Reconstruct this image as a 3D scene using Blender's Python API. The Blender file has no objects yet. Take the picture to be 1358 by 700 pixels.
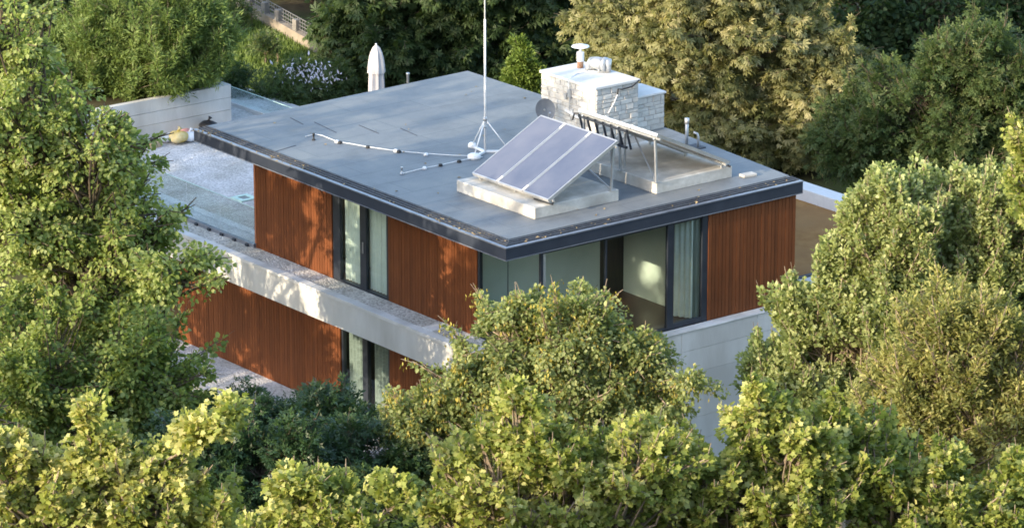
import bpy, math, random
import numpy as np
from mathutils import Vector, Matrix

scene = bpy.context.scene
C = scene.collection
rng = np.random.default_rng(7)
random.seed(7)
R = math.radians

# ------------------------------------------------------------------ camera
CAM = np.array([-59.502, -74.826, 32.044])
PITCH, YAW, FOC, PW, PH = 0.30047, 0.90612, 5500.0, 1358.0, 700.0
FW = np.array([math.cos(PITCH)*math.cos(YAW), math.cos(PITCH)*math.sin(YAW), -math.sin(PITCH)])
RT = np.array([math.sin(YAW), -math.cos(YAW), 0.0])
UP = np.cross(RT, FW)
HZ = np.array([math.cos(YAW), math.sin(YAW)])
cd = bpy.data.cameras.new('camera'); cam = bpy.data.objects.new('camera', cd); C.objects.link(cam)
cam.matrix_world = Matrix(((RT[0], UP[0], -FW[0], CAM[0]), (RT[1], UP[1], -FW[1], CAM[1]), (RT[2], UP[2], -FW[2], CAM[2]), (0, 0, 0, 1)))
cd.sensor_width = 36; cd.lens = 36*FOC/PW; cd.clip_start = 1; cd.clip_end = 2000
scene.camera = cam

def ray(u, v):
    return FW + RT*((u-PW/2)/FOC) - UP*((v-PH/2)/FOC)
def at(u, v, axis, val):                     # measured photo point -> world point on an axis plane
    d = ray(u, v); return CAM + d*((val-CAM[axis])/d[axis])
def deep(u, v, s):                           # measured photo point -> world point at ground distance s from the camera
    d = ray(u, v); return CAM + d*(s/math.hypot(d[0], d[1]))
def sm(a, b, x):
    t = np.clip((x-a)/(b-a), 0, 1); return t*t*(3-2*t)
def ground_z(x, y):
    s = (x-CAM[0])*HZ[0] + (y-CAM[1])*HZ[1]
    z = -3.75 + 33*np.clip((76-s)/76, 0, 1.0)**2
    z = z + 2.35*sm(107, 116, s) + 0.02*np.clip(s-116, 0, 90)
    return z

# ------------------------------------------------------------------ materials
MATS = {}
def newmat(name):
    m = bpy.data.materials.new(name); m.use_nodes = True; m.node_tree.nodes.clear()
    MATS[name] = m
    return m, m.node_tree.nodes, m.node_tree.links
def nd(ns, t, **kw):
    n = ns.new(t)
    for k, v in kw.items(): setattr(n, k, v)
    return n
def ramp(ns, stops):
    r = ns.new('ShaderNodeValToRGB'); e = r.color_ramp.elements
    while len(e) < len(stops): e.new(0.5)
    for el, (p, c) in zip(e, stops): el.position = p; el.color = (*c, 1)
    return r
def surf(name, c1, c2, scale=3.0, rough=0.7, bump=0.0, bscale=40, spec=0.4, metal=0.0, rnd=0.0, stretch=(1, 1, 1), c3=None, s2=0.5, detail=6):
    """noise-mottled surface; optional bump, per-piece variation and a large stain layer"""
    m, ns, ln = newmat(name)
    out = nd(ns, 'ShaderNodeOutputMaterial'); b = nd(ns, 'ShaderNodeBsdfPrincipled')
    ln.new(b.outputs[0], out.inputs[0])
    b.inputs['Roughness'].default_value = rough; b.inputs['Metallic'].default_value = metal
    b.inputs['Specular IOR Level'].default_value = spec
    tc = nd(ns, 'ShaderNodeTexCoord'); mp = nd(ns, 'ShaderNodeMapping'); mp.inputs['Scale'].default_value = stretch
    ln.new(tc.outputs['Object'], mp.inputs[0])
    n = nd(ns, 'ShaderNodeTexNoise'); n.inputs['Scale'].default_value = scale; n.inputs['Detail'].default_value = detail
    n.inputs['Roughness'].default_value = 0.65
    ln.new(mp.outputs[0], n.inputs['Vector'])
    r = ramp(ns, [(0.3, c1), (0.7, c2)]); ln.new(n.outputs[0], r.inputs[0]); col = r.outputs[0]
    if c3 is not None:
        n3 = nd(ns, 'ShaderNodeTexNoise'); n3.inputs['Scale'].default_value = s2; n3.inputs['Detail'].default_value = 5
        ln.new(mp.outputs[0], n3.inputs['Vector'])
        r3 = ramp(ns, [(0.42, (0, 0, 0)), (0.68, (1, 1, 1))]); ln.new(n3.outputs[0], r3.inputs[0])
        mx = nd(ns, 'ShaderNodeMix', data_type='RGBA'); ln.new(r3.outputs[0], mx.inputs[0])
        ln.new(col, mx.inputs[6]); mx.inputs[7].default_value = (*c3, 1); col = mx.outputs[2]
    if rnd > 0:
        a = nd(ns, 'ShaderNodeAttribute'); a.attribute_name = 'rnd'
        mr = nd(ns, 'ShaderNodeMapRange'); mr.inputs[3].default_value = 1-rnd; mr.inputs[4].default_value = 1+rnd
        ln.new(a.outputs['Fac'], mr.inputs[0])
        vm = nd(ns, 'ShaderNodeVectorMath', operation='SCALE'); ln.new(col, vm.inputs[0]); ln.new(mr.outputs[0], vm.inputs['Scale'])
        col = vm.outputs[0]
    ln.new(col, b.inputs['Base Color'])
    if bump > 0:
        n2 = nd(ns, 'ShaderNodeTexNoise'); n2.inputs['Scale'].default_value = bscale; n2.inputs['Detail'].default_value = 4
        ln.new(mp.outputs[0], n2.inputs['Vector'])
        bp = nd(ns, 'ShaderNodeBump'); bp.inputs['Strength'].default_value = bump; bp.inputs['Distance'].default_value = 0.02
        ln.new(n2.outputs[0], bp.inputs['Height']); ln.new(bp.outputs[0], b.inputs['Normal'])
    return m
def leafmat(name, dark, mid, light, trans=0.35, rough=0.55):
    m, ns, ln = newmat(name)
    out = nd(ns, 'ShaderNodeOutputMaterial'); b = nd(ns, 'ShaderNodeBsdfPrincipled'); t = nd(ns, 'ShaderNodeBsdfTranslucent')
    b.inputs['Roughness'].default_value = rough; b.inputs['Specular IOR Level'].default_value = 0.35
    a = nd(ns, 'ShaderNodeAttribute'); a.attribute_name = 'rnd'
    r = ramp(ns, [(0.0, dark), (0.5, mid), (1.0, light)]); ln.new(a.outputs['Fac'], r.inputs[0])
    ln.new(r.outputs[0], b.inputs['Base Color'])
    mm = nd(ns, 'ShaderNodeMix', data_type='RGBA', blend_type='MULTIPLY'); mm.inputs[0].default_value = 1
    ln.new(r.outputs[0], mm.inputs[6]); mm.inputs[7].default_value = (1.25, 1.2, 0.55, 1)
    ln.new(mm.outputs[2], t.inputs[0])
    mx = nd(ns, 'ShaderNodeMixShader'); mx.inputs[0].default_value = trans
    ln.new(b.outputs[0], mx.inputs[1]); ln.new(t.outputs[0], mx.inputs[2]); ln.new(mx.outputs[0], out.inputs[0])
    return m
def glassmat(name, tint, refl_tint=(1, 1, 1), base=0.08, gain=0.8):
    m, ns, ln = newmat(name)
    out = nd(ns, 'ShaderNodeOutputMaterial'); t = nd(ns, 'ShaderNodeBsdfTransparent'); g = nd(ns, 'ShaderNodeBsdfGlossy')
    t.inputs[0].default_value = (*tint, 1); g.inputs[0].default_value = (*refl_tint, 1); g.inputs['Roughness'].default_value = 0.02
    lw = nd(ns, 'ShaderNodeLayerWeight'); lw.inputs[0].default_value = 0.2
    ad = nd(ns, 'ShaderNodeMath', operation='MULTIPLY_ADD'); ad.inputs[1].default_value = gain; ad.inputs[2].default_value = base
    ln.new(lw.outputs['Fresnel'], ad.inputs[0])
    mx = nd(ns, 'ShaderNodeMixShader'); ln.new(ad.outputs[0], mx.inputs[0]); ln.new(t.outputs[0], mx.inputs[1]); ln.new(g.outputs[0], mx.inputs[2])
    ln.new(mx.outputs[0], out.inputs[0])
    return m

surf('wood', (.128, .042, .016), (.168, .056, .020), 4, .6, .1, 30, .14, rnd=.15, stretch=(1.5, 1.5, .5))
surf('wood_edge', (.30, .10, .04), (.38, .14, .06), 5, .6, rnd=.1)
surf('concrete', (.52, .51, .49), (.62, .61, .59), 1.6, .85, .25, 25, .25, c3=(.44, .425, .40), s2=1.1, rnd=.05, stretch=(1, 1, .3))
surf('coping', (.58, .57, .56), (.68, .67, .66), 2.5, .8, .2, 30, .25, c3=(.44, .43, .41), s2=.9)
surf('pad_concrete', (.40, .38, .34), (.62, .60, .56), 3.0, .85, .3, 25, .2, c3=(.36, .335, .30), s2=1.3)
surf('white_slab', (.58, .58, .58), (.68, .68, .69), 3, .7, .1, 25, .3, c3=(.55, .54, .52), s2=1.1)
surf('stone', (.42, .405, .38), (.56, .545, .515), 7, .85, .6, 20, .2, rnd=.16)
surf('mortar', (.34, .325, .30), (.44, .42, .395), 9, .95, .2, 30, .1)
surf('fascia_metal', (.020, .026, .042), (.034, .042, .062), 1.5, .5, .03, 6, .35)
surf('edge_metal', (.14, .155, .19), (.24, .26, .31), 4, .4, 0, 6, .5, metal=.35)
surf('gutter_dark', (.035, .038, .046), (.085, .09, .105), 7, .65, .2, 25, .3)
surf('frame_dark', (.018, .022, .032), (.030, .036, .048), 3, .4, 0, 10, .4)
surf('aluminium', (.50, .50, .50), (.62, .62, .62), 6, .35, 0, 10, .5, metal=.6)
surf('galvanised', (.38, .39, .40), (.52, .53, .54), 9, .45, .05, 20, .5, metal=.6)
surf('white_paint', (.70, .70, .70), (.80, .80, .80), 5, .5, .05, 20, .4)
surf('rust', (.28, .12, .06), (.45, .30, .2), 9, .8)
surf('dark_plastic', (.012, .012, .014), (.03, .03, .032), 6, .5)
surf('dish_grey', (.13, .14, .155), (.18, .19, .205), 4, .45, 0, 10, .4)
surf('solar_glass', (.080, .094, .145), (.115, .13, .18), 1.3, .2, .02, 3, .6, c3=(.15, .16, .205), s2=.6)
surf('interior_wall', (.54, .58, .53), (.62, .65, .60), 1.5, .8)
surf('interior_dark', (.028, .018, .014), (.05, .03, .022), 5, .6, stretch=(3, 3, .3))
surf('parquet', (.07, .03, .016), (.13, .055, .03), 5, .35, .03, 10, .5, stretch=(.6, 4, 1))
surf('curtain', (.66, .69, .65), (.80, .82, .78), 3, .9, .1, 12, .1)
surf('blind', (.19, .215, .21), (.30, .33, .325), 3, .8, stretch=(1, 1, 6))
surf('soil', (.045, .034, .022), (.11, .085, .05), 2, .95, .5, 12, .1, c3=(.05, .075, .022), s2=.5)
surf('sedum', (.24, .115, .040), (.40, .22, .085), 2.2, .95, .8, 18, .1, c3=(.30, .165, .07), s2=.5, detail=10)
surf('lawn', (.06, .11, .025), (.13, .19, .05), 1.2, .95, .6, 25, .1, c3=(.13, .13, .055), s2=.35, detail=10)
surf('parasol_cloth', (.40, .385, .39), (.50, .48, .485), 3, .85, .1, 10, .2)
surf('old_wall', (.22, .185, .145), (.33, .28, .22), 2.5, .95, .5, 10, .1, c3=(.22, .19, .15), s2=1.0)
surf('old_post', (.17, .16, .145), (.23, .215, .20), 4, .9, .3, 12, .2)
surf('wire_fence', (.10, .10, .10), (.17, .165, .16), 6, .7)
surf('bark', (.075, .058, .042), (.17, .135, .10), 4, .9, .5, 14, .15, stretch=(2, 2, .5))
surf('bark_light', (.19, .145, .105), (.32, .255, .19), 4, .9, .4, 14, .15, stretch=(2, 2, .5))
surf('plastic_yellow', (.50, .33, .05), (.66, .50, .16), 7, .5, .5, 6, .4, c3=(.70, .60, .36), s2=3)
surf('plastic_white', (.66, .68, .72), (.80, .82, .86), 5, .5, .5, 6, .4)
surf('plastic_black', (.006, .006, .008), (.02, .02, .024), 5, .45, .5, 6, .5)
surf('plastic_pink', (.55, .22, .2), (.66, .34, .3), 5, .5, .5, 6, .4)
surf('card', (.40, .30, .18), (.50, .38, .25), 5, .9)
surf('green_frame', (.42, .60, .54), (.52, .70, .63), 5, .4)
surf('dry_leaf', (.20, .14, .07), (.36, .28, .15), 5, .9, rnd=.3)
surf('flower_white', (.62, .55, .62), (.78, .74, .78), 5, .8)
surf('house_wall', (.50, .47, .43), (.60, .57, .52), 2, .9)
surf('house_roof', (.10, .11, .15), (.16, .17, .22), 5, .8, .4, 10)
glassmat('window_glass', (.84, .92, .89), (.85, .95, 1.0), .045)
glassmat('clear_glass', (.95, .972, .965), (.9, 1, 1), .02, .35)

def gravelmat(name, cs):
    m, ns, ln = newmat(name)
    out = nd(ns, 'ShaderNodeOutputMaterial'); b = nd(ns, 'ShaderNodeBsdfPrincipled'); ln.new(b.outputs[0], out.inputs[0])
    b.inputs['Roughness'].default_value = .9; b.inputs['Specular IOR Level'].default_value = .2
    tc = nd(ns, 'ShaderNodeTexCoord'); vo = nd(ns, 'ShaderNodeTexVoronoi'); vo.inputs['Scale'].default_value = 20
    ln.new(tc.outputs['Object'], vo.inputs['Vector'])
    sp = nd(ns, 'ShaderNodeSeparateColor'); ln.new(vo.outputs['Color'], sp.inputs[0])
    r = ramp(ns, [(0, cs[0]), (.45, cs[1]), (1, cs[2])]); ln.new(sp.outputs[0], r.inputs[0])
    n = nd(ns, 'ShaderNodeTexNoise'); n.inputs['Scale'].default_value = .7; n.inputs['Detail'].default_value = 6; ln.new(tc.outputs['Object'], n.inputs['Vector'])
    r2 = ramp(ns, [(.35, (.74, .73, .70)), (.65, (1.05, 1.04, 1.05))]); ln.new(n.outputs[0], r2.inputs[0])
    mx = nd(ns, 'ShaderNodeMix', data_type='RGBA', blend_type='MULTIPLY'); mx.inputs[0].default_value = 1
    ln.new(r.outputs[0], mx.inputs[6]); ln.new(r2.outputs[0], mx.inputs[7]); ln.new(mx.outputs[2], b.inputs['Base Color'])
    bp = nd(ns, 'ShaderNodeBump'); bp.inputs['Strength'].default_value = .8; bp.inputs['Distance'].default_value = .03
    bp.invert = True
    ln.new(vo.outputs['Distance'], bp.inputs['Height']); ln.new(bp.outputs[0], b.inputs['Normal'])
gravelmat('gravel', ((.36, .34, .31), (.52, .50, .47), (.70, .67, .63)))
gravelmat('gravel_fine', ((.46, .45, .45), (.58, .57, .57), (.72, .71, .71)))

def roofmat():
    m, ns, ln = newmat('roof_membrane')
    out = nd(ns, 'ShaderNodeOutputMaterial'); b = nd(ns, 'ShaderNodeBsdfPrincipled'); ln.new(b.outputs[0], out.inputs[0])
    b.inputs['Roughness'].default_value = .62; b.inputs['Specular IOR Level'].default_value = .3
    tc = nd(ns, 'ShaderNodeTexCoord')
    br = nd(ns, 'ShaderNodeTexBrick'); br.inputs['Scale'].default_value = 1.0; br.offset = .37
    br.inputs['Brick Width'].default_value = 5.2; br.inputs['Row Height'].default_value = 1.02
    br.inputs['Mortar Size'].default_value = .016; br.inputs['Mortar Smooth'].default_value = .3
    br.inputs['Color1'].default_value = (.165, .180, .194, 1); br.inputs['Color2'].default_value = (.182, .197, .209, 1); br.inputs['Mortar'].default_value = (.125, .14, .155, 1)
    ln.new(tc.outputs['Object'], br.inputs['Vector'])
    n = nd(ns, 'ShaderNodeTexNoise'); n.inputs['Scale'].default_value = .8; n.inputs['Detail'].default_value = 8; n.inputs['Roughness'].default_value = .7
    ln.new(tc.outputs['Object'], n.inputs['Vector'])
    r = ramp(ns, [(.3, (.76, .77, .77)), (.5, (1, 1, 1)), (.72, (1.24, 1.2, 1.12))]); ln.new(n.outputs[0], r.inputs[0])
    mx = nd(ns, 'ShaderNodeMix', data_type='RGBA', blend_type='MULTIPLY'); mx.inputs[0].default_value = 1
    ln.new(br.outputs[0], mx.inputs[6]); ln.new(r.outputs[0], mx.inputs[7])
    n4 = nd(ns, 'ShaderNodeTexNoise'); n4.inputs['Scale'].default_value = 60; n4.inputs['Detail'].default_value = 3
    ln.new(tc.outputs['Object'], n4.inputs['Vector'])
    r4 = ramp(ns, [(.3, (.86, .86, .86)), (.7, (1.14, 1.14, 1.14))]); ln.new(n4.outputs[0], r4.inputs[0])
    mx2 = nd(ns, 'ShaderNodeMix', data_type='RGBA', blend_type='MULTIPLY'); mx2.inputs[0].default_value = 1
    ln.new(mx.outputs[2], mx2.inputs[6]); ln.new(r4.outputs[0], mx2.inputs[7])
    ln.new(mx2.outputs[2], b.inputs['Base Color'])
    n2 = nd(ns, 'ShaderNodeTexNoise'); n2.inputs['Scale'].default_value = 2.2; n2.inputs['Detail'].default_value = 6; ln.new(tc.outputs['Object'], n2.inputs['Vector'])
    bp = nd(ns, 'ShaderNodeBump'); bp.inputs['Strength'].default_value = .35; bp.inputs['Distance'].default_value = .02
    ln.new(n2.outputs[0], bp.inputs['Height']); ln.new(bp.outputs[0], b.inputs['Normal'])
roofmat()

# foliage
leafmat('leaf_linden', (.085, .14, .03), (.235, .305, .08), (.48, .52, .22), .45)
leafmat('leaf_maple', (.085, .13, .025), (.29, .33, .075), (.60, .56, .24), .4)  # cream end also puts sun highlights into the leaf colour
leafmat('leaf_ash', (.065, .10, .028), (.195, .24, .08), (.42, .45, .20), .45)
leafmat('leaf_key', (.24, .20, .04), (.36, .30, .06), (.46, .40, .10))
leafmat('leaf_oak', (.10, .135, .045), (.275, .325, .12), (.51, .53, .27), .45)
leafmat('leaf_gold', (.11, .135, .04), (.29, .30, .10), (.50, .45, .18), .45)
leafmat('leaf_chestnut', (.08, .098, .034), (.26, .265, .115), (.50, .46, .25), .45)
leafmat('leaf_dark', (.022, .048, .018), (.058, .098, .034), (.115, .155, .06), .45)  # dark tones carry the shade over the trees behind the roof
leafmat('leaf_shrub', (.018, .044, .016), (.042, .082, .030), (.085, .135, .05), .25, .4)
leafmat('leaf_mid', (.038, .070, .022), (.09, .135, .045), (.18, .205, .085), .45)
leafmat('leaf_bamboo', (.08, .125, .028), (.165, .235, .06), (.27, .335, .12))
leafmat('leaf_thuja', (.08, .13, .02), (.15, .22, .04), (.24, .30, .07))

# ------------------------------------------------------------------ mesh builder
class MB:
    def __init__(s): s.v = []; s.f = []; s.r = []; s.n = 0
    def add(s, vs, fs, r=None):
        r = random.random() if r is None else r
        s.v += [tuple(map(float, p)) for p in vs]
        s.f += [tuple(i+s.n for i in f) for f in fs]; s.r += [r]*len(fs); s.n += len(vs)
    def box(s, a, b, r=None):
        x0, y0, z0 = (min(a[i], b[i]) for i in range(3)); x1, y1, z1 = (max(a[i], b[i]) for i in range(3))
        s.add([(x0, y0, z0), (x1, y0, z0), (x1, y1, z0), (x0, y1, z0), (x0, y0, z1), (x1, y0, z1), (x1, y1, z1), (x0, y1, z1)],
              [(0, 3, 2, 1), (4, 5, 6, 7), (0, 1, 5, 4), (1, 2, 6, 5), (2, 3, 7, 6), (3, 0, 4, 7)], r)
    def quad(s, *p, r=None): s.add(p, [tuple(range(len(p)))], r)
    def prism(s, poly, z0, z1, r=None):      # poly counter-clockwise in plan
        n = len(poly)
        s.add([(x, y, z0) for x, y in poly]+[(x, y, z1) for x, y in poly],
              [tuple(range(n))[::-1], tuple(range(n, 2*n))]+[(i, (i+1) % n, n+(i+1) % n, n+i) for i in range(n)], r)
    def bar(s, p, q, w, h=None, r=None):     # rectangular bar between points
        p, q = Vector(p), Vector(q); d = (q-p).normalized(); h = h or w
        a = d.cross(Vector((0, 0, 1)));  a = a.normalized() if a.length > 1e-4 else Vector((1, 0, 0))
        b = a.cross(d).normalized(); a *= w/2; b *= h/2
        vs = [p-a-b, p+a-b, p+a+b, p-a+b, q-a-b, q+a-b, q+a+b, q-a+b]
        s.add(vs, [(3, 2, 1, 0), (4, 5, 6, 7), (0, 1, 5, 4), (1, 2, 6, 5), (2, 3, 7, 6), (3, 0, 4, 7)], r)
    def tube(s, pts, rad, n=8, r=None, cap=True):
        pts = [Vector(p) for p in pts]; rad = rad if hasattr(rad, '__len__') else [rad]*len(pts)
        vs = []; fs = []; ref = None
        for i, p in enumerate(pts):
            d = (pts[min(i+1, len(pts)-1)]-pts[max(i-1, 0)]).normalized()
            if ref is None: ref = Vector((0, 0, 1)) if abs(d.z) < .9 else Vector((1, 0, 0))
            a = d.cross(ref).normalized(); b = d.cross(a).normalized()
            for k in range(n):
                t = 2*math.pi*k/n; vs.append(p+(a*math.cos(t)+b*math.sin(t))*rad[i])
        for i in range(len(pts)-1):
            for k in range(n): fs.append((i*n+k, i*n+(k+1) % n, (i+1)*n+(k+1) % n, (i+1)*n+k))
        if cap: fs += [tuple(range(n))[::-1], tuple(range((len(pts)-1)*n, len(pts)*n))]
        s.add(vs, fs, r)
    def lathe(s, prof, c=(0, 0, 0), n=16, r=None):
        vs = []; fs = []
        for (rr, z) in prof:
            for k in range(n): t = 2*math.pi*k/n; vs.append((c[0]+rr*math.cos(t), c[1]+rr*math.sin(t), c[2]+z))
        for i in range(len(prof)-1):
            for k in range(n): fs.append((i*n+k, i*n+(k+1) % n, (i+1)*n+(k+1) % n, (i+1)*n+k))
        fs += [tuple(range(n))[::-1], tuple(range((len(prof)-1)*n, len(prof)*n))]
        s.add(vs, fs, r)
    def build(s, name, mat, parent=None, smooth=False, bevel=0.0):
        me = bpy.data.meshes.new(name); me.from_pydata(s.v, [], s.f)
        a = me.attributes.new('rnd', 'FLOAT', 'FACE'); a.data.foreach_set('value', s.r)
        me.materials.append(MATS[mat]); me.validate(); me.update()
        if smooth: me.polygons.foreach_set('use_smooth', [True]*len(me.polygons))
        o = bpy.data.objects.new(name, me); C.objects.link(o)
        if parent is not None:
            o.parent = parent
            base = parent; off = Vector((0, 0, 0))
            while base is not None: off += base.location; base = base.parent
            o.location = -off            # meshes are written in world coordinates
        if bevel > 0:
            b = o.modifiers.new('bevel', 'BEVEL'); b.width = bevel; b.segments = 2; b.limit_method = 'ANGLE'
        return o

def tag(o, label, cat, group=None):
    o['label'] = label; o['category'] = cat
    if group: o['group'] = group
    return o
def thing(name, label, cat, loc, group=None):
    o = bpy.data.objects.new(name, None); C.objects.link(o); o.location = loc; o.empty_display_size = .3
    return tag(o, label, cat, group)
def struct(o): o['kind'] = 'structure'; return o

# ------------------------------------------------------------------ ground
def make_ground():
    xs = np.concatenate([np.linspace(-700, -90, 8), np.linspace(-85, 130, 110), np.linspace(140, 800, 8)])
    ys = np.concatenate([np.linspace(-700, -100, 8), np.linspace(-95, 140, 110), np.linspace(150, 900, 8)])
    X, Y = np.meshgrid(xs, ys); Z = ground_z(X, Y)
    Z = Z + .12*np.sin(X*.9)*np.cos(Y*.7)*((Z > -3.6) & (Z < 12))
    V = np.stack([X, Y, Z], -1).reshape(-1, 3); nx, ny = len(xs), len(ys)
    i = (np.arange(ny-1)[:, None]*nx+np.arange(nx-1)[None]).ravel()
    m = MB(); m.add(V, [(a, a+1, a+nx+1, a+nx) for a in i.tolist()], .5)
    return struct(m.build('ground', 'soil', None, True))
make_ground()

# ------------------------------------------------------------------ the house
Z1 = 3.05
house = thing('modern_house', 'flat-roofed modern house with reddish wood cladding, dark metal roof edge and pale concrete slabs', 'house', (3.5, 7, -3.75))
H = lambda mb, name, mat, **k: mb.build(name, mat, house, **k)
ROOF = [(-1.13, -.10), (8.36, -.14), (8.86, 5.6), (8.86, 7.4), (8.38, 7.6), (8.37, 13.79), (-1.0, 13.44)]
# roof body and fascia
m = MB(); m.prism([(-1.05, -.02), (8.28, -.06), (8.58, 5.6), (8.58, 7.4), (8.3, 7.5), (8.29, 13.70), (-.92, 13.36)], 2.76, 3.02); H(m, 'roof_deck', 'fascia_metal')
def edge_line(mb, x0, x1, y0, y1, z0, z1, side):      # a strip following the left ('L') or the front ('F') roof edge, offsets inward
    if side == 'L':
        a, b = (-1.13, -.10), (-1.0, 13.44)
        mb.add([(a[0]+x0, a[1]+x0*.97, z0), (a[0]+x1, a[1]+x1*.97, z0), (b[0]+x1, b[1], z0), (b[0]+x0, b[1], z0),
                (a[0]+x0, a[1]+x0*.97, z1), (a[0]+x1, a[1]+x1*.97, z1), (b[0]+x1, b[1], z1), (b[0]+x0, b[1], z1)],
               [(0, 1, 2, 3), (7, 6, 5, 4), (0, 4, 5, 1), (1, 5, 6, 2), (2, 6, 7, 3), (3, 7, 4, 0)])
    else:
        a, b = (-1.13, -.10), (8.36, -.14)
        mb.add([(a[0]+x0, a[1]+x0*.97, z0), (a[0]+x1, a[1]+x1*.97, z0), (b[0], b[1]+x1, z0), (b[0], b[1]+x0, z0),
                (a[0]+x0, a[1]+x0*.97, z1), (a[0]+x1, a[1]+x1*.97, z1), (b[0], b[1]+x1, z1), (b[0], b[1]+x0, z1)],
               [(3, 2, 1, 0), (4, 5, 6, 7), (1, 5, 4, 0), (2, 6, 5, 1), (3, 7, 6, 2), (0, 4, 7, 3)])
m = MB()
for sd in 'LF': edge_line(m, 0, .05, 0, 0, 2.735, 3.03, sd)
m.box((8.30, -.08, 2.735), (8.365, 5.6, 3.03)); 
fas = H(m, 'fascia', 'fascia_metal')
m = MB()
for sd in 'LF': edge_line(m, -.02, .08, 0, 0, 3.033, 3.062, sd); edge_line(m, -.012, 0.0, 0, 0, 2.728, 2.75, sd)
m.box((8.27, -.05, 3.033), (8.385, 5.5, 3.05))
H(m, 'drip_edge', 'edge_metal')
m = MB()
for sd in 'LF':
    edge_line(m, .085, .50, 0, 0, 3.022, 3.034, sd)
    for k, (o, w, zt) in enumerate(((.15, .045, 3.075), (.255, .04, 3.082), (.36, .04, 3.09))): edge_line(m, o, o+w, 0, 0, 3.034, zt, sd)
H(m, 'gutter', 'gutter_dark')
m = MB()
mem = [(-.64, .42), (8.37, .40), (8.86, 5.6), (8.86, 7.4), (8.38, 7.6), (8.37, 13.79), (-.55, 13.46)]
m.prism(mem, 3.024, 3.07, .5); rm = H(m, 'roof_membrane', 'roof_membrane')
m = MB()                                     # welded strips and folds on the membrane
for (u0, v0, u1, v1, w) in ((385, 156, 402, 165, .03), (417, 162, 446, 176, .025), (476, 166, 502, 177, .025), (531, 170, 553, 180, .025), (365, 201, 392, 193, .03)):
    a, b = at(u0, v0, 2, 3.074), at(u1, v1, 2, 3.074); m = MB(); m.bar(a, b, w, .006); H(m, 'membrane_seam', 'gutter_dark')
m = MB()                                     # dry leaves caught in the gutter and along the roof edge
for k in range(210):
    if k < 130: y = random.choice([random.uniform(0, 13.3), random.gauss(2, .6), random.gauss(9.5, .7), random.gauss(12.9, .2)]); x = -1.06+.46*random.random(); z = 3.055
    elif k < 175: x = random.uniform(-1, 8.2); y = -.02+.4*random.random(); z = 3.055
    else: x = random.uniform(-.4, 8); y = random.uniform(.6, 13); z = 3.075
    if not (-.2 < y < 13.4): continue
    a = random.random()*6.3; l = random.uniform(.03, .07)
    d = Vector((math.cos(a), math.sin(a), 0))*l; e = Vector((-math.sin(a), math.cos(a), 0))*l*.6; p = Vector((x, y, z))
    zz = Vector((0, 0, random.uniform(.01, .04)))
    m.add([p-d, p+e+zz, p+d, p-e+zz], [(0, 1, 2, 3)])
H(m, 'leaf_litter', 'dry_leaf')['kind'] = 'stuff'

# cladding ------------------------------------------------------------
def cladding_x(y0, y1, z0, z1, x=-.06, w=.115):       # boards on a wall facing -X
    mb = MB(); n = max(1, round((y1-y0)/w)); w = (y1-y0)/n
    mb.box((x+.02, y0, z0), (x+.06, y1, z1), .0)
    for i in range(n):
        j = random.uniform(-.003, .003); mb.box((x+j, y0+i*w+.006, z0), (x+.019, y0+(i+1)*w-.006, z1))
    return mb
def cladding_y(x0, x1, z0, z1, y=-.06, w=.115):
    mb = MB(); n = max(1, round((x1-x0)/w)); w = (x1-x0)/n
    mb.box((x0, y+.02, z0), (x1, y+.06, z1), .0)
    for i in range(n):
        j = random.uniform(-.003, .003); mb.box((x0+i*w+.006, y+j, z0), (x0+(i+1)*w-.006, y+.019, z1))
    return mb
H(cladding_x(8.55, 11.97, -.06, 2.73), 'wood_panel', 'wood')
H(cladding_x(2.42, 6.12, -.06, 2.73), 'wood_panel', 'wood')
H(cladding_y(5.30, 8.21, -.06, 2.73), 'wood_panel', 'wood')
m = MB(); m.box((-.02, 11.975, -.06), (8.2, 12.05, 2.73)); m.box((8.15, .0, -.06), (8.212, 11.9, 2.73)); m.box((-.075, 11.972, -.06), (-.025, 12.05, 2.73)); H(m, 'end_wall', 'wood_edge')
for p_, q_ in (((5.32, .002, -.04), (8.14, .14, 2.73)), ((.002, 2.44, -.04), (.14, 6.10, 2.73)), ((.002, 8.57, -.04), (.14, 11.9, 2.73))): m = MB(); m.box(p_, q_); H(m, 'wall_core', 'concrete')
H(cladding_x(8.30, 15.9, -3.75, -.72, x=-.02), 'wood_panel', 'wood')
H(cladding_x(-.3, 6.15, -3.75, -.72, x=-.02), 'wood_panel', 'wood')

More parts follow.
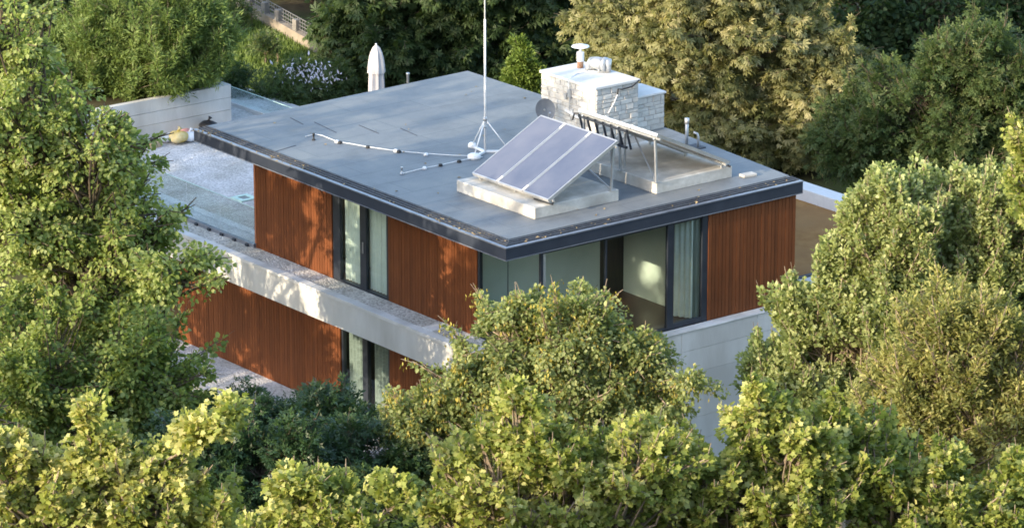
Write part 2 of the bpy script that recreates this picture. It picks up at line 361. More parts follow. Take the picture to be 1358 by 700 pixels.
# windows -------------------------------------------------------------
def curtain_mb(p, q, z0, z1, amp=.05, per=.17, n=60):
    mb = MB(); p, q = np.array(p, float), np.array(q, float); d = q-p; L = np.hypot(*d); d /= L; nn = np.array([-d[1], d[0]])
    vs = []
    for i in range(n+1):
        t = L*i/n; o = amp*math.sin(2*math.pi*t/per+.8*math.sin(t*3)) ; c = p+d*t+nn*o
        vs += [(c[0], c[1], z0), (c[0], c[1], z1)]
    mb.add(vs, [(2*i, 2*i+2, 2*i+3, 2*i+1) for i in range(n)]); return mb
def window_x(y0, y1, z0, z1, muls, x=-.01, fw=.07, curt=None, thick_left=False):
    """window in a wall facing -X; muls are (y, width)"""
    f = MB(); xa, xb = x-.03, x+.07
    f.box((xa, y0, z0), (xb, y0+fw, z1)); f.box((xa, y1-(.30 if thick_left else fw), z0), (xb, y1, z1))
    f.box((xa+.002, y0+fw, z0), (xb-.002, y1-fw, z0+fw)); f.box((xa+.002, y0+fw, z1-fw), (xb-.002, y1-fw, z1))
    for y, w in muls: f.box((xa-.004, y-w/2, z0+.004), (xb+.004, y+w/2, z1-.004))
    w = H(f, 'window', 'frame_dark')
    edges = [y0]+[y for y, _ in muls]+[y1]
    for a, b in zip(edges[:-1], edges[1:]):
        p = MB(); p.quad((x+.02, b, z0+.02), (x+.02, a, z0+.02), (x+.02, a, z1-.02), (x+.02, b, z1-.02)); p.build('pane', 'window_glass', w)
    return w
w = window_x(6.14, 8.53, -.06, 2.73, [(7.22, .26)], thick_left=True)
curtain_mb((.13, 6.2), (.13, 7.12), 0, 2.7, .025, .13).build('curtain', 'curtain', w)
curtain_mb((.13, 7.38), (.13, 8.2), 0, 2.7, .025, .13).build('curtain', 'curtain', w)
m = MB(); m.box((-.062, 7.20, .95), (-.044, 7.23, 1.25)); m.build('handle', 'aluminium', w)
w2 = window_x(6.17, 8.28, -3.75, -.72, [(7.25, .22)], x=.04)
for a_, b_ in ((6.25, 7.12), (7.38, 8.2)): curtain_mb((.2, a_), (.2, b_), -3.7, -.74, .03, .15, 40).build('curtain', 'blind', w2)
m = MB()                                     # low sill band under the lower panes
m.box((.0, 6.17, -3.83), (.3, 8.28, -3.752)); m.build('sill', 'coping', w2)
# corner glazing
m = MB(); m.box((-.045, 2.34, -.06), (.05, 2.418, 2.73)); m.box((-.03, .05, 2.66), (.04, 2.34, 2.729)); m.box((-.03, .05, -.06), (.04, 2.34, 0)); m.box((.0, -.03, -.04), (.06, .05, 2.73))
cw = H(m, 'window', 'frame_dark')
m = MB(); m.quad((-.005, 2.33, 0), (-.005, .06, 0), (-.005, .06, 2.66), (-.005, 2.33, 2.66)); m.build('pane', 'window_glass', cw)
m = MB()
m.box((.07, -.02, -.055), (2.02, .04, .0)); m.box((.07, -.02, 2.66), (2.02, .04, 2.728))
m.box((2.02, -.025, -.06), (2.07, .05, 2.73)); m.box((4.0, -.04, -.06), (4.20, .05, 2.73)); m.box((5.12, -.045, -.06), (5.295, .05, 2.73))
m.box((2.07, -.022, -.058), (4.0, .038, -.005)); m.box((4.20, -.035, -.058), (5.12, .048, .07)); m.box((2.07, -.02, 2.64), (5.12, .04, 2.727))
fw_ = H(m, 'window', 'frame_dark')
for a, b in ((.07, 2.02), (2.07, 4.0), (4.2, 5.12)):
    m = MB(); m.quad((a, .01, 0), (b, .01, 0), (b, .01, 2.65), (a, .01, 2.65)); m.build('pane', 'window_glass', fw_)
m = MB(); m.box((.085, -.012, 0), (.16, .02, 2.66)); m.build('bead', 'aluminium', fw_)
# interior
m = MB(); m.box((.06, .06, -.05), (8.1, 11.9, -.004)); H(m, 'interior_floor', 'parquet')
m = MB(); m.box((.15, 3.0, 0), (4.32, 3.12, 2.74)); m.box((5.1, .16, 0), (5.22, 3.0, 2.74)); H(m, 'interior_wall', 'interior_wall')
m = MB(); m.box((1.34, 2.985, 0), (1.36, 2.998, 2.74)); m.box((2.45, 2.98, .0), (2.47, 2.998, 2.74)); H(m, 'wall_seam', 'dish_grey')
m = MB(); m.box((4.33, 3.05, 0), (5.25, 3.15, 2.74)); m.box((.15, 6.6, 0), (8, 6.7, 2.74)); H(m, 'dark_door', 'interior_dark')
m = MB(); m.box((1.2, 7.0, 0), (1.3, 11.8, 2.74)); H(m, 'interior_wall', 'interior_wall')
curtain_mb((4.95, .12), (4.65, .75), .02, 2.64, .03, .15, 40).build('curtain', 'curtain', fw_)
m = MB(); m.box((.1, .1, 2.735), (8.1, 13, 2.75)); H(m, 'ceiling', 'interior_wall')

# slabs, terrace and lower storey --------------------------------------
XE = -1.02
m = MB(); m.prism([(XE, -.35), (.0, -.35), (.0, 22.6), (XE+.1, 22.6)], -.80, -.085); H(m, 'ledge_slab', 'concrete')
m = MB(); m.prism([(XE-.02, -.37), (XE+.24, -.13), (XE+.33, 22.6), (XE+.08, 22.6)], -.082, .0); H(m, 'ledge_coping', 'coping')
m = MB(); m.prism([(XE+.245, -.12), (-.065, -.12), (-.065, 22.6), (XE+.335, 22.6)], -.084, -.035); H(m, 'gravel_strip', 'gravel')
for y in (1.2, 3.4): m = MB(); m.box((XE+.3, y, -.034), (-.09, y+.42, -.006)); H(m, 'paving_slab', 'coping', bevel=.01)
m = MB(); m.box((.06, 12.06, -.8), (9.2, 27.4, -.06)); m.box((8.3, 12.0, -3.8), (9.2, 27.4, -.8)); H(m, 'terrace_slab', 'concrete')
m = MB(); m.box((-.055, 12.06, -.058), (9.0, 27.2, -.02)); H(m, 'terrace_gravel', 'gravel_fine')
m = MB(); zb = [-3.75, -3.0, -2.4, -1.8, -1.2, -.6, -.10]
for i in range(6):
    xs = [-1.0, 1.6, 4.2, 6.7, 8.9]
    for a, b in zip(xs[:-1], xs[1:]): m.box((a+.005, -.37-random.random()*.004, zb[i]+.006), (b-.005, -.14, zb[i+1]-.006))
m.box((-.98, -.36, -3.74), (8.88, -.15, -.11), .2)
H(m, 'concrete_wall', 'concrete')
m = MB(); m.box((-.72, -.40, -.098), (9.0, -.07, -.062)); H(m, 'wall_coping', 'coping', bevel=.01)
m = MB(); m.box((.1, .0, -3.8), (8.2, 12, -3.72)); m.box((.6, -.1, -3.7), (.7, 16, -.1)); H(m, 'lower_room', 'interior_dark')
m = MB(); m.box((-1.75, 5.2, -3.9), (-.03, 17, -3.60)); H(m, 'lower_gravel', 'gravel_fine')
m = MB(); m.box((-1.95, 5.1, -3.95), (-1.752, 17, -3.57)); H(m, 'lower_kerb', 'coping', bevel=.01)
# garage wing with sedum roof
m = MB(); m.box((8.22, .2, -4.3), (14.9, 9.5, -.22)); H(m, 'garage_wing', 'concrete')
m = MB(); m.box((8.222, 1.25, -.218), (14.5, 9.4, -.12)); H(m, 'green_roof', 'sedum')
m = MB(); m.box((14.45, .9, -.215), (15.0, 10.2, .22)); H(m, 'parapet', 'white_paint', bevel=.015)
m = MB(); m.box((8.222, .24, -.216), (14.44, 1.1, -.06)); H(m, 'front_coping', 'coping', bevel=.015)
m = MB(); m.box((8.222, 1.103, -.216), (14.44, 1.245, -.03)); H(m, 'edge_strip', 'gutter_dark')

# chimney ---------------------------------------------------------------
def stone_face(mb, o, du, dn, L, z0, z1):            # o plan origin, du along, dn outward
    z = z0
    while z < z1-.03:
        h = min(random.uniform(.09, .17), z1-z); h = z1-z if z1-z-h < .05 else h; t = 0
        while t < L-.02:
            l = random.uniform(.16, .46); l = L-t if L-t-l < .1 else l
            e = random.uniform(.012, .035); g = .008
            j = lambda: random.uniform(-.008, .008)
            P = lambda a, b, c: (o[0]+du[0]*a+dn[0]*c, o[1]+du[1]*a+dn[1]*c, b)
            vs = [P(t+g, z+g, 0), P(t+l-g, z+g, 0), P(t+l-g, z+h-g, 0), P(t+g, z+h-g, 0),
                  P(t+g+.012+j()*.5, z+g+.010+j()*.5, e+j()), P(t+l-g-.012+j()*.5, z+g+.010+j()*.5, e+j()), P(t+l-g-.012+j()*.5, z+h-g-.010+j()*.5, e+j()), P(t+g+.012+j()*.5, z+h-g-.010+j()*.5, e+j())]
            mb.add(vs, [(4, 5, 6, 7), (0, 1, 5, 4), (1, 2, 6, 5), (2, 3, 7, 6), (3, 0, 4, 7)])
            t += l
        z += h
CX0, CX1, CY0, CY1, CZ = 6.38, 7.80, 5.72, 7.98, 4.52
m = MB(); m.box((CX0, CY0, 3.071), (CX1, CY1, CZ)); m.box((CX1+.002, CY0+.12, 3.071), (8.80, 6.8, 4.02)); 
chim = H(m, 'chimney', 'mortar')
m = MB()
stone_face(m, (CX0, CY1), (0, -1), (-1, 0), CY1-CY0, 3.08, CZ); stone_face(m, (CX0, CY0), (1, 0), (0, -1), CX1-CX0, 3.08, CZ)
stone_face(m, (CX1, CY0), (0, 1), (1, 0), CY1-CY0, 4.12, CZ)
stone_face(m, (CX1+.02, CY0+.12), (1, 0), (0, -1), .98, 3.08, 4.02); stone_face(m, (8.80, CY0+.12), (0, 1), (1, 0), .95, 3.08, 4.02); stone_face(m, (CX1, CY0), (0, 1), (1, 0), .12, 3.08, 4.1)
m.build('stone_cladding', 'stone', chim)
m = MB(); m.box((CX0-.045, CY0-.045, CZ+.002), (CX1+.045, CY1+.045, CZ+.075)); m.box((CX1+.04, CY0+.07, 4.022), (8.84, 6.85, 4.08)); m.build('cap_slab', 'white_slab', chim, bevel=.012)
pz = CZ+.076
px, py = 7.34, 7.55
m = MB(); m.lathe([(.085, 0), (.085, .18)], (px, py, pz)); m.build('flue_base', 'rust', chim, True)
m = MB(); m.lathe([(.10, .18), (.10, .42), (.035, .44), (.035, .56)], (px, py, pz), 18); m.lathe([(.24, .57), (.23, .59), (.05, .64), (.01, .65)], (px, py, pz), 22); m.lathe([(.01, .55), (.2, .568), (.24, .57)], (px, py, pz), 22); m.build('flue_cowl', 'white_paint', chim)
m = MB()                                              # ventilator: elbowed sheet-metal fan housing
c0 = Vector((7.38, 7.0, pz))
m.tube([c0+Vector((0, .16, .0)), c0+Vector((0, .16, .12)), c0+Vector((.02, .12, .2)), c0+Vector((.06, 0, .22)), c0+Vector((.1, -.14, .22)), c0+Vector((.12, -.2, .22))], [.15, .15, .17, .17, .17, .15], 16)
m.tube([c0+Vector((.13, -.21, .22)), c0+Vector((.16, -.29, .22))], [.19, .19], 18)
m.tube([c0+Vector((.2, -.30, .02)), c0+Vector((.2, -.30, .36))], [.085, .1], 14)
m.bar(c0+Vector((.02, -.15, 0)), c0+Vector((.04, -.12, .12)), .05); m.bar(c0+Vector((-.2, .1, .02)), c0+Vector((.2, -.3, .02)), .07, .04)
m.build('ventilator', 'galvanised', chim, True)
m = MB(); m.box((CX0-.09, 6.68, 4.12), (CX0-.035, 6.80, 4.34)); m.box((CX0-.10, 6.84, 4.05), (CX0-.035, 6.94, 4.20)); m.tube([(CX0-.055, 6.74, 4.12), (CX0-.06, 6.72, 3.9), (CX0-.055, 6.76, 3.78)], .012, 6); m.build('junction_box', 'galvanised', chim)
m = MB(); m.tube([(CX1-.02, CY0-.08, 4.58), (CX1-.25, CY0-.07, 4.44), (CX1-.6, CY0-.06, 4.42), (CX1-.72, CY0-.06, 4.45), (CX1-.73, CY0-.055, 4.3)], .018, 6); m.build('cable', 'dark_plastic', chim)
m = MB(); m.tube([(CX1-.74, CY0-.055, 4.3), (CX1-.85, CY0-.055, 4.1), (CX1-1.05, CY0-.055, 3.85)], .012, 6); m.build('cable', 'white_paint', chim); m = MB(); m.tube([(7.3, 7.0, pz+.01), (6.9, 7.1, pz+.012), (6.5, 6.9, pz+.012), (CX0-.07, 6.78, 4.5), (CX0-.07, 6.75, 4.34)], .012, 6); m.build('cable', 'white_paint', chim)
m = MB(); m.tube([(CX0-.06, 6.9, 3.74), (CX0-.07, 6.4, 3.66), (CX0-.06, 5.9, 3.70)], .03, 8); m.build('cable', 'white_paint', chim)

# ------------------------------------------------------------------ things on the roof
def solar(loc_x, flip, y0, y1, xa, xb, pa, pb, label):
    """pa/pb low and high edge x; three collectors on a tilted rack on a concrete plinth"""
    t = thing('solar_collector', label, 'solar collector', ((xa+xb)/2, (y0+y1)/2, 3.07), 'solar collectors on the flat roof')
    zt = 3.37; sx = 1 if not flip else -1
    m = MB(); m.box((xa, y0, 3.071), (xb, y1, zt), .5); m.build('plinth', 'pad_concrete', t, bevel=.02)
    zl, zh = 3.47, 4.60; ya, yb = y0-.12, y1-.2
    dz = (zh-zl)/abs(pb-pa); L = math.hypot(pb-pa, zh-zl)
    nrm = Vector((-(zh-zl)*sx, 0, abs(pb-pa))).normalized(); along = Vector((pb-pa, 0, zh-zl)).normalized()
    P = lambda a, y, h: Vector((pa, y, zl))+along*a+nrm*h
    w = (yb-ya)/3
    for k in range(3):
        b0, b1 = ya+k*w+.012, ya+(k+1)*w-.012
        fr = MB()
        def slab(mb, a0, a1, q0, q1, h0, h1):
            vs = [P(a0, q0, h0), P(a1, q0, h0), P(a1, q1, h0), P(a0, q1, h0), P(a0, q0, h1), P(a1, q0, h1), P(a1, q1, h1), P(a0, q1, h1)]
            mb.add(vs, [(0, 3, 2, 1), (4, 5, 6, 7), (0, 1, 5, 4), (1, 2, 6, 5), (2, 3, 7, 6), (3, 0, 4, 7)])
        slab(fr, 0, L, b0, b0+.03, 0, .085); slab(fr, 0, L, b1-.03, b1, 0, .085); slab(fr, 0, .035, b0+.03, b1-.03, 0, .084); slab(fr, L-.035, L, b0+.03, b1-.03, 0, .084); slab(fr, .035, L-.035, b0+.03, b1-.03, .0, .02)
        pn = fr.build('collector_panel', 'aluminium', t)
        g = MB(); slab(g, .036, L-.036, b0+.031, b1-.031, .045, .076); g.build('absorber_glass', 'solar_glass', pn)
    for k in (1, 2):
        y = ya+k*w
        for a in (.02, L-.22): m = MB(); slab(m, a, a+.2, y-.03, y+.03, .088, .10); m.build('clamp', 'white_paint', t)
    m = MB()
    for a in (.12, L-.12):
        p, q = P(a, ya-.03, -.03), P(a, yb+.03, -.03); m.bar(p, q, .05, .05)
    for y in (ya+.15, (ya+yb)/2, yb-.15): p, q = P(.05, y, -.07), P(L-.05, y, -.07); m.bar(p, q, .045, .04)
    m.build('rack_rail', 'galvanised', t)
    for y in (ya+.15, (ya+yb)/2, yb-.15):
        m = MB(); hi = P(L-.12, y, -.09); lo = Vector((pb+(-.12 if not flip else .12), y, zt+.0)); m.bar(lo, hi, .05, .05); m.box((lo.x-.07, y-.06, zt+.001), (lo.x+.07, y+.06, zt+.015)); m.build('leg', 'galvanised', t)
        m = MB(); lo2 = P(.12, y, -.06); m.bar((lo2.x, y, zt), lo2, .05, .05); m.build('leg', 'galvanised', t)
    if flip:
        tp = P(L-.03, 0, -.03); zt_ = tp.z; m = MB(); yc = ya+(yb-ya)*.38
        m.bar((tp.x, yc, zt_-.50), (tp.x+.02, yb, zt_-.50), .06, .06); m.bar((tp.x+.01, yc, zt_-.09), (tp.x+.01, yb, zt_-.09), .05, .05)
        for k in range(7): y = yc+.03+(yb-yc-.06)*k/6; m.bar((tp.x, y, zt_-.04), (tp.x+.12, y-.05, zt_-.56), .06, .05)
        m.build('rear_frame', 'frame_dark', t)
        for k in range(3): y = yb-.35-k*.55; m = MB(); m.bar(P(L-.45, y, -.12), (pb+.35, y, zt), .04, .04); m.build('leg', 'galvanised', t)
    m = MB(); yy = yb-.2
    m.bar((pb-.12*sx, ya+.2, zt+.05), P(L*.75, (ya+yb)/2, -.1), .03); m.bar((pb-.12*sx, (ya+yb)/2, zt+.9), (pb-.12*sx, yb-.2, zt+.1), .03); m.build('brace', 'galvanised', t)
    m = MB(); m.tube([P(.1, ya, -.06), P(.02, ya-.08, -.05), P(0, ya-.05, -.03), P(-.02, ya+.6, -.04)], .02, 8); m.build('pipe', 'dark_plastic', t); m = MB(); m.tube([P(L-.05, yb, -.05), P(L, yb+.1, -.08), P(L-.1, yb+.2, -.25)], .022, 8); m.build('pipe', 'dark_plastic', t)
    return t
solar(0, False, 1.30, 4.45, .86, 3.52, 1.22, 3.42, 'three tilted solar panels showing their blue-grey glass, on the nearer concrete plinth')
solar(0, True, 1.16, 4.36, 4.62, 7.12, 6.92, 4.52, 'solar panel rack seen from behind, nearest the right end of the flat roof')

# mast
t = thing('antenna_mast', 'tall thin white mast on a tripod standing on the flat roof', 'mast', (3.65, 6.85, 3.07))
mx, my = 3.62, 6.85
m = MB(); m.tube([(mx, my, 3.09), (mx, my, 6.6)], .028, 10); m.tube([(mx, my, 6.6), (mx, my, 9.2)], .018, 8); m.build('pole', 'white_paint', t, True)
m = MB(); m.tube([(mx, my, 3.92), (mx, my, 4.02)], .055, 10); m.build('collar', 'galvanised', t, True); m = MB(); m.tube([(mx, my, 3.74), (mx, my, 3.78)], .05, 10); m.build('collar', 'galvanised', t, True)
for k, a in enumerate((205, 325, 85)):
    fx, fy = mx+.62*math.cos(R(a)), my+.62*math.sin(R(a))
    m = MB(); m.tube([(fx, fy, 3.13), (mx, my, 3.97)], .016, 8); lg = m.build('leg', 'white_paint', t, True)
    m = MB(); m.bar((fx, fy, 3.10), (mx, my, 3.10), .07, .05); m.build('foot_bar', 'white_paint', t)
    m = MB(); q = 1.0 if k == 0 else .62; m.lathe([(.17*q, 0), (.18*q, .03), (.17*q, .09), (.12*q, .12)], (fx, fy, 3.072), 14); m.build('ballast', 'white_paint', t, True)

# lightning conductor wires with small holder blocks
def conductor(name, pts, blocks, label, up):
    P = [at(u, v, 2, 3.10) for u, v in pts]
    t = thing(name, label, 'cable', P[0])
    m = MB(); m.tube([Vector(p)+Vector((0, 0, up*(i % 2))) for i, p in enumerate(P)], .011, 6); m.build('wire', 'white_paint', t, True)
    for i, (u, v, dk) in enumerate(blocks):
        c = at(u, v, 2, 3.10); m = MB(); m.lathe([(.06, -.028), (.06, .008), (.04, .038), (.015, .042)], c, 10); m.build('holder_block', 'dark_plastic' if dk else 'white_paint', t, True)
conductor('lightning_wire', [(405, 181), (418, 178), (428, 180), (447, 188), (467, 191), (488, 195), (525, 200), (565, 204), (600, 206), (625, 207)], [(447, 188, 0), (451, 189, 1), (488, 195, 1), (525, 200, 0), (529, 201, 1), (565, 205, 0)], 'long pale wire lying across the roof on small round holders, ending in a bend', .004)
conductor('lightning_wire', [(534, 230), (563, 223), (584, 219), (610, 213), (640, 208)], [(563, 223, 0), (584, 219, 1), (609, 214, 1)], 'short pale wire from the mast foot toward the roof edge', .004)
for i, (u, v, l) in enumerate(((416, 186, 'small dark stub pipe near the bent end of the long roof wire'), (533, 231, 'small grey stub pipe at the end of the short roof wire'))):
    c = at(u, v, 2, 3.071); t = thing('roof_stub', l, 'pipe', c, 'stub pipes on the roof')
    m = MB(); m.lathe([(.05, 0), (.05, .03), (.025, .035), (.025, .15), (.035, .15), (.035, .19)], c, 10); m.build('pipe', 'dark_plastic' if i == 0 else 'galvanised', t, True)
# satellite dish
dc = Vector(at(737, 156, 0, 5.75)); dc = Vector((5.85, 7.15, 3.78))
t = thing('satellite_dish', 'small grey satellite dish between the solar panels and the stone chimney', 'satellite dish', (dc.x, dc.y, 3.07))
def dish(c, n, rad):
    n = Vector(n).normalized(); a = n.cross(Vector((0, 0, 1))).normalized(); b = n.cross(a)
    mb = MB(); vs = [c-n*.08]; fs = []; K = 22
    for j, (rr, h) in enumerate(((.35, -.07), (.7, -.04), (1, 0))):
        for k in range(K): q = 2*math.pi*k/K; vs.append(c+(a*math.cos(q)*.92+b*math.sin(q))*rad*rr+n*h)
    for k in range(K): fs.append((0, 1+k, 1+(k+1) % K))
    for j in range(2):
        for k in range(K): fs.append((1+j*K+k, 1+(j+1)*K+k, 1+(j+1)*K+(k+1) % K, 1+j*K+(k+1) % K))
    mb.add(vs, fs); return mb
dn = Vector((-.30, -.85, .35)).normalized()
dish(dc, dn, .30).build('reflector', 'dish_grey', t, True)
m = MB(); m.tube([(dc.x+.03, dc.y+.12, 3.07), (dc.x+.03, dc.y+.12, 3.8)], .025, 8); m.tube([(dc.x+.03, dc.y+.12, 3.76), dc-dn*.06], .03, 8); m.lathe([(.2, 0), (.2, .04)], (dc.x+.03, dc.y+.12, 3.071), 12); m.build('bracket', 'galvanised', t)
m = MB(); m.tube([dc-Vector((0, 0, .28)), dc-Vector((0, 0, .2))+dn*.33], .012, 6); m.tube([dc-Vector((0, 0, .2))+dn*.31, dc-Vector((0, 0, .13))+dn*.38], .03, 8); m.build('feed_arm', 'galvanised', t)
# vent pipe
vp = Vector((8.0, 3.97, 3.07))
t = thing('vent_pipe', 'thin grey vent pipe standing alone near the right rear roof edge', 'vent pipe', vp)
m = MB(); m.tube([vp, vp+Vector((0, 0, .78))], .045, 12); m.tube([vp+Vector((0, 0, .66)), vp+Vector((0, 0, .80))], .062, 12); m.build('pipe', 'galvanised', t, True)
m = MB(); q = vp+Vector((.24, -.18, 0)); m.tube([q, q+Vector((0, 0, .30)), q+Vector((-.02, .02, .38)), q+Vector((-.1, .08, .42))], .032, 10); m.build('side_pipe', 'galvanised', t, True)
m = MB(); m.prism([(vp.x-.12, vp.y-.3), (vp.x+.4, vp.y-.3), (vp.x+.4, vp.y+.12), (vp.x-.12, vp.y+.12)], 3.071, 3.10); m.build('flange', 'gutter_dark', t)
m = MB(); bk = Vector((7.5, 1.0, 3.072)); m.prism([(bk.x-.2, bk.y-.1), (bk.x+.2, bk.y-.14), (bk.x+.22, bk.y+.1), (bk.x-.18, bk.y+.13)], 3.072, 3.14)
o = m.build('loose_brick', 'pad_concrete', None, bevel=.015); tag(o, 'loose pale concrete block lying at the right front of the roof', 'concrete block')
ep = at(541, 110, 2, 3.07); m = MB(); m.lathe([(.035, 0), (.035, .24), (.05, .24), (.05, .28)], ep, 10); tag(m.build('roof_post', 'galvanised', None, True), 'small grey post at the rear roof edge right of the closed parasol', 'post')

# ------------------------------------------------------------------ terrace things
t = thing('glass_balustrade', 'frameless glass balustrade along the gravel terrace edge left of the wood wall', 'balustrade', (-.12, 16, -.03), 'glass balustrades')
ys = [11.98, 13.6, 15.2, 16.8, 18.4, 20.0, 21.6]
for a, b in zip(ys[:-1], ys[1:]): m = MB(); m.box((-.122, a+.012, -.02), (-.108, b-.012, 1.06)); gp_ = m.build('glass_pane', 'clear_glass', t); m = MB(); m.box((-.126, a+.012, 1.061), (-.104, b-.012, 1.072)); m.build('polished_edge', 'green_frame', gp_)
m = MB(); m.box((-.16, 11.98, -.033), (-.126, 22.5, .075)); m.box((-.104, 11.98, -.033), (-.075, 22.5, .075)); m.build('base_rail', 'edge_metal', t)
for k in range(16):
    m = MB(); y = 12.2+k*.6; m.box((-.21, y, -.034), (-.162, y+.12, .035)); m.build('clip', 'frame_dark', t)
t = thing('glass_balustrade', 'glass balustrade on the far terrace edge right of the concrete planter', 'balustrade', (7.7, 22, 0), 'glass balustrades')
for a, b in ((18.9, 20.8), (20.82, 22.7), (22.72, 24.6)): m = MB(); m.box((7.66, a, .0), (7.675, b, .52)); gp_ = m.build('glass_pane', 'clear_glass', t); m = MB(); m.box((7.656, a, .521), (7.679, b, .532)); m.build('polished_edge', 'green_frame', gp_)
m = MB(); m.box((7.6, 18.8, -.02), (7.658, 24.7, .07)); m.box((7.677, 18.8, -.02), (7.9, 24.7, .06)); m.build('base_rail', 'white_slab', t)
# planter
t = thing('concrete_planter', 'long pale concrete planter wall behind the gravel terrace', 'planter', (4.5, 25, 0))
m = MB(); m.box((1.2, 22.68, -.02), (6.46, 22.88, .39)); m.box((1.2, 22.684, .40), (6.458, 22.88, .76)); m.box((1.2, 22.68, .77), (6.46, 22.88, 1.15)); m.box((6.26, 22.89, -.02), (6.464, 27, 1.148)); m.box((1.2, 26.8, -.02), (6.25, 27, 1.146)); m.build('planter_wall', 'concrete', t, bevel=.008)
m = MB(); m.box((1.2, 22.89, 0), (6.25, 26.79, 1.0)); m.build('soil', 'soil', t)
# bags
def blob(c, sx, sy, sz, seed, n=14, k=10, crease=.22):
    r2 = np.random.default_rng(seed); ph = r2.random(8)*6.3; mb = MB(); vs = []; fs = []
    for i in range(k+1):
        th = math.pi*i/k
        for j in range(n):
            a = 2*math.pi*j/n; w = 1+crease*(math.sin(3*a+ph[0]+2*th)*.5+math.sin(5*a+ph[1]-3*th)*.35+math.sin(2*a+ph[2]))*.6
            z = math.cos(th); z = z if z > 0 else z*.9
            vs.append((c[0]+sx*w*math.sin(th)*math.cos(a), c[1]+sy*w*math.sin(th)*math.sin(a), c[2]+max(-.98, z+.15*math.sin(2*a+ph[3])*math.sin(th))*sz+sz))
    for i in range(k):
        for j in range(n): fs.append((i*n+j, (i+1)*n+j, (i+1)*n+(j+1) % n, i*n+(j+1) % n))
    mb.add(vs, fs); return mb
def bag(name, u, v, s, mat, label, cat, seed, neck=True):
    c = at(u, v, 2, -.018); t = thing(name, label, cat, c)
    blob(c, s*1.1, s*.9, s*.62, seed).build('sack_body', mat, t, True)
    if neck:
        m = MB(); z = c[2]+s*1.15; m.tube([(c[0], c[1], z), (c[0]+.02, c[1], z+.06), (c[0]+.05, c[1]-.02, z+.12)], [s*.22, s*.1, s*.25], 8); m.build('tied_neck', mat, t, True)
bag('plastic_sack', 237, 190, .30, 'plastic_yellow', 'yellow plastic sack lying before the concrete planter', 'sack', 3)
bag('plastic_sack', 252, 188, .24, 'plastic_white', 'white plastic sack squeezed between the yellow sack and the roof corner', 'sack', 5)
bag('rubbish_bag', 277, 174, .26, 'plastic_black', 'black rubbish bag against the planter, just above the roof corner', 'bag', 9)
bag('plastic_sack', 219, 189, .22, 'plastic_white', 'crumpled white sack left of the yellow sack', 'sack', 12, False)
bag('plastic_sack', 246, 180, .17, 'plastic_pink', 'small reddish bag behind the yellow sack', 'sack', 15, False)
c = at(205, 195, 2, -.018); m = MB(); m.box((c[0]-.2, c[1]-.12, c[2]), (c[0]+.18, c[1]+.15, c[2]+.17)); tag(m.build('cardboard_box', 'card', None, bevel=.01), 'brown cardboard box left of the sacks by the planter', 'box')
# drain
c = at(324, 263, 2, -.015)
t = thing('drain_cover', 'square pale green drain frame set in the terrace gravel', 'drain', c)
m = MB(); a = .27
m.box((c[0]-a, c[1]-a, c[2]-.004), (c[0]+a, c[1]-a+.13, c[2]+.03)); m.box((c[0]-a, c[1]+a-.13, c[2]-.004), (c[0]+a, c[1]+a, c[2]+.03)); m.box((c[0]-a, c[1]-a+.131, c[2]-.004), (c[0]-a+.13, c[1]+a-.131, c[2]+.03)); m.box((c[0]+a-.13, c[1]-a+.131, c[2]-.004), (c[0]+a, c[1]+a-.131, c[2]+.03)); m.build('frame', 'green_frame', t)
m = MB(); m.box((c[0]-a+.131, c[1]-a+.131, c[2]-.003), (c[0]+a-.131, c[1]+a-.131, c[2]+.012)); m.build('grate', 'blind', t)
# closed parasol
pc = Vector((8.75, 18.6, -.02))
t = thing('closed_parasol', 'folded white parasol standing on the terrace behind the roof', 'parasol', pc)
m = MB(); m.tube([pc, pc+Vector((0, 0, 2.85))], .03, 8); m.build('pole', 'white_paint', t)
m = MB(); K = 16; prof = [(.15, .45), (.21, .75), (.215, 1.2), (.205, 1.75), (.19, 2.05)]; vs = []; fs = []
for (rr, z) in prof:
    for k in range(K): q = 2*math.pi*k/K; w = rr*(1+(.16 if k % 2 else -.12)); vs.append((pc.x+w*math.cos(q), pc.y+w*math.sin(q), pc.z+z))
for i in range(len(prof)-1):
    for k in range(K): fs.append((i*K+k, i*K+(k+1) % K, (i+1)*K+(k+1) % K, (i+1)*K+k))
m.add(vs, fs); m.build('folded_canopy', 'parasol_cloth', t)
m = MB(); vs = []; fs = []; prof = [(.25, 2.0), (.235, 2.2), (.21, 2.4), (.17, 2.58), (.11, 2.72), (.05, 2.79), (.01, 2.81)]
for (rr, z) in prof:
    for k in range(K): q = 2*math.pi*k/K; w = rr*(1+(.08 if k % 2 else -.05)); vs.append((pc.x+w*math.cos(q), pc.y+w*math.sin(q), pc.z+z))
for i in range(len(prof)-1):
    for k in range(K): fs.append((i*K+k, i*K+(k+1) % K, (i+1)*K+(k+1) % K, (i+1)*K+k))
m.add(vs, fs); m.build('top_flap', 'parasol_cloth', t)
m = MB(); m.lathe([(.4, 0), (.4, .06), (.08, .08), (.05, .3)], pc, 16); m.build('base', 'galvanised', t)

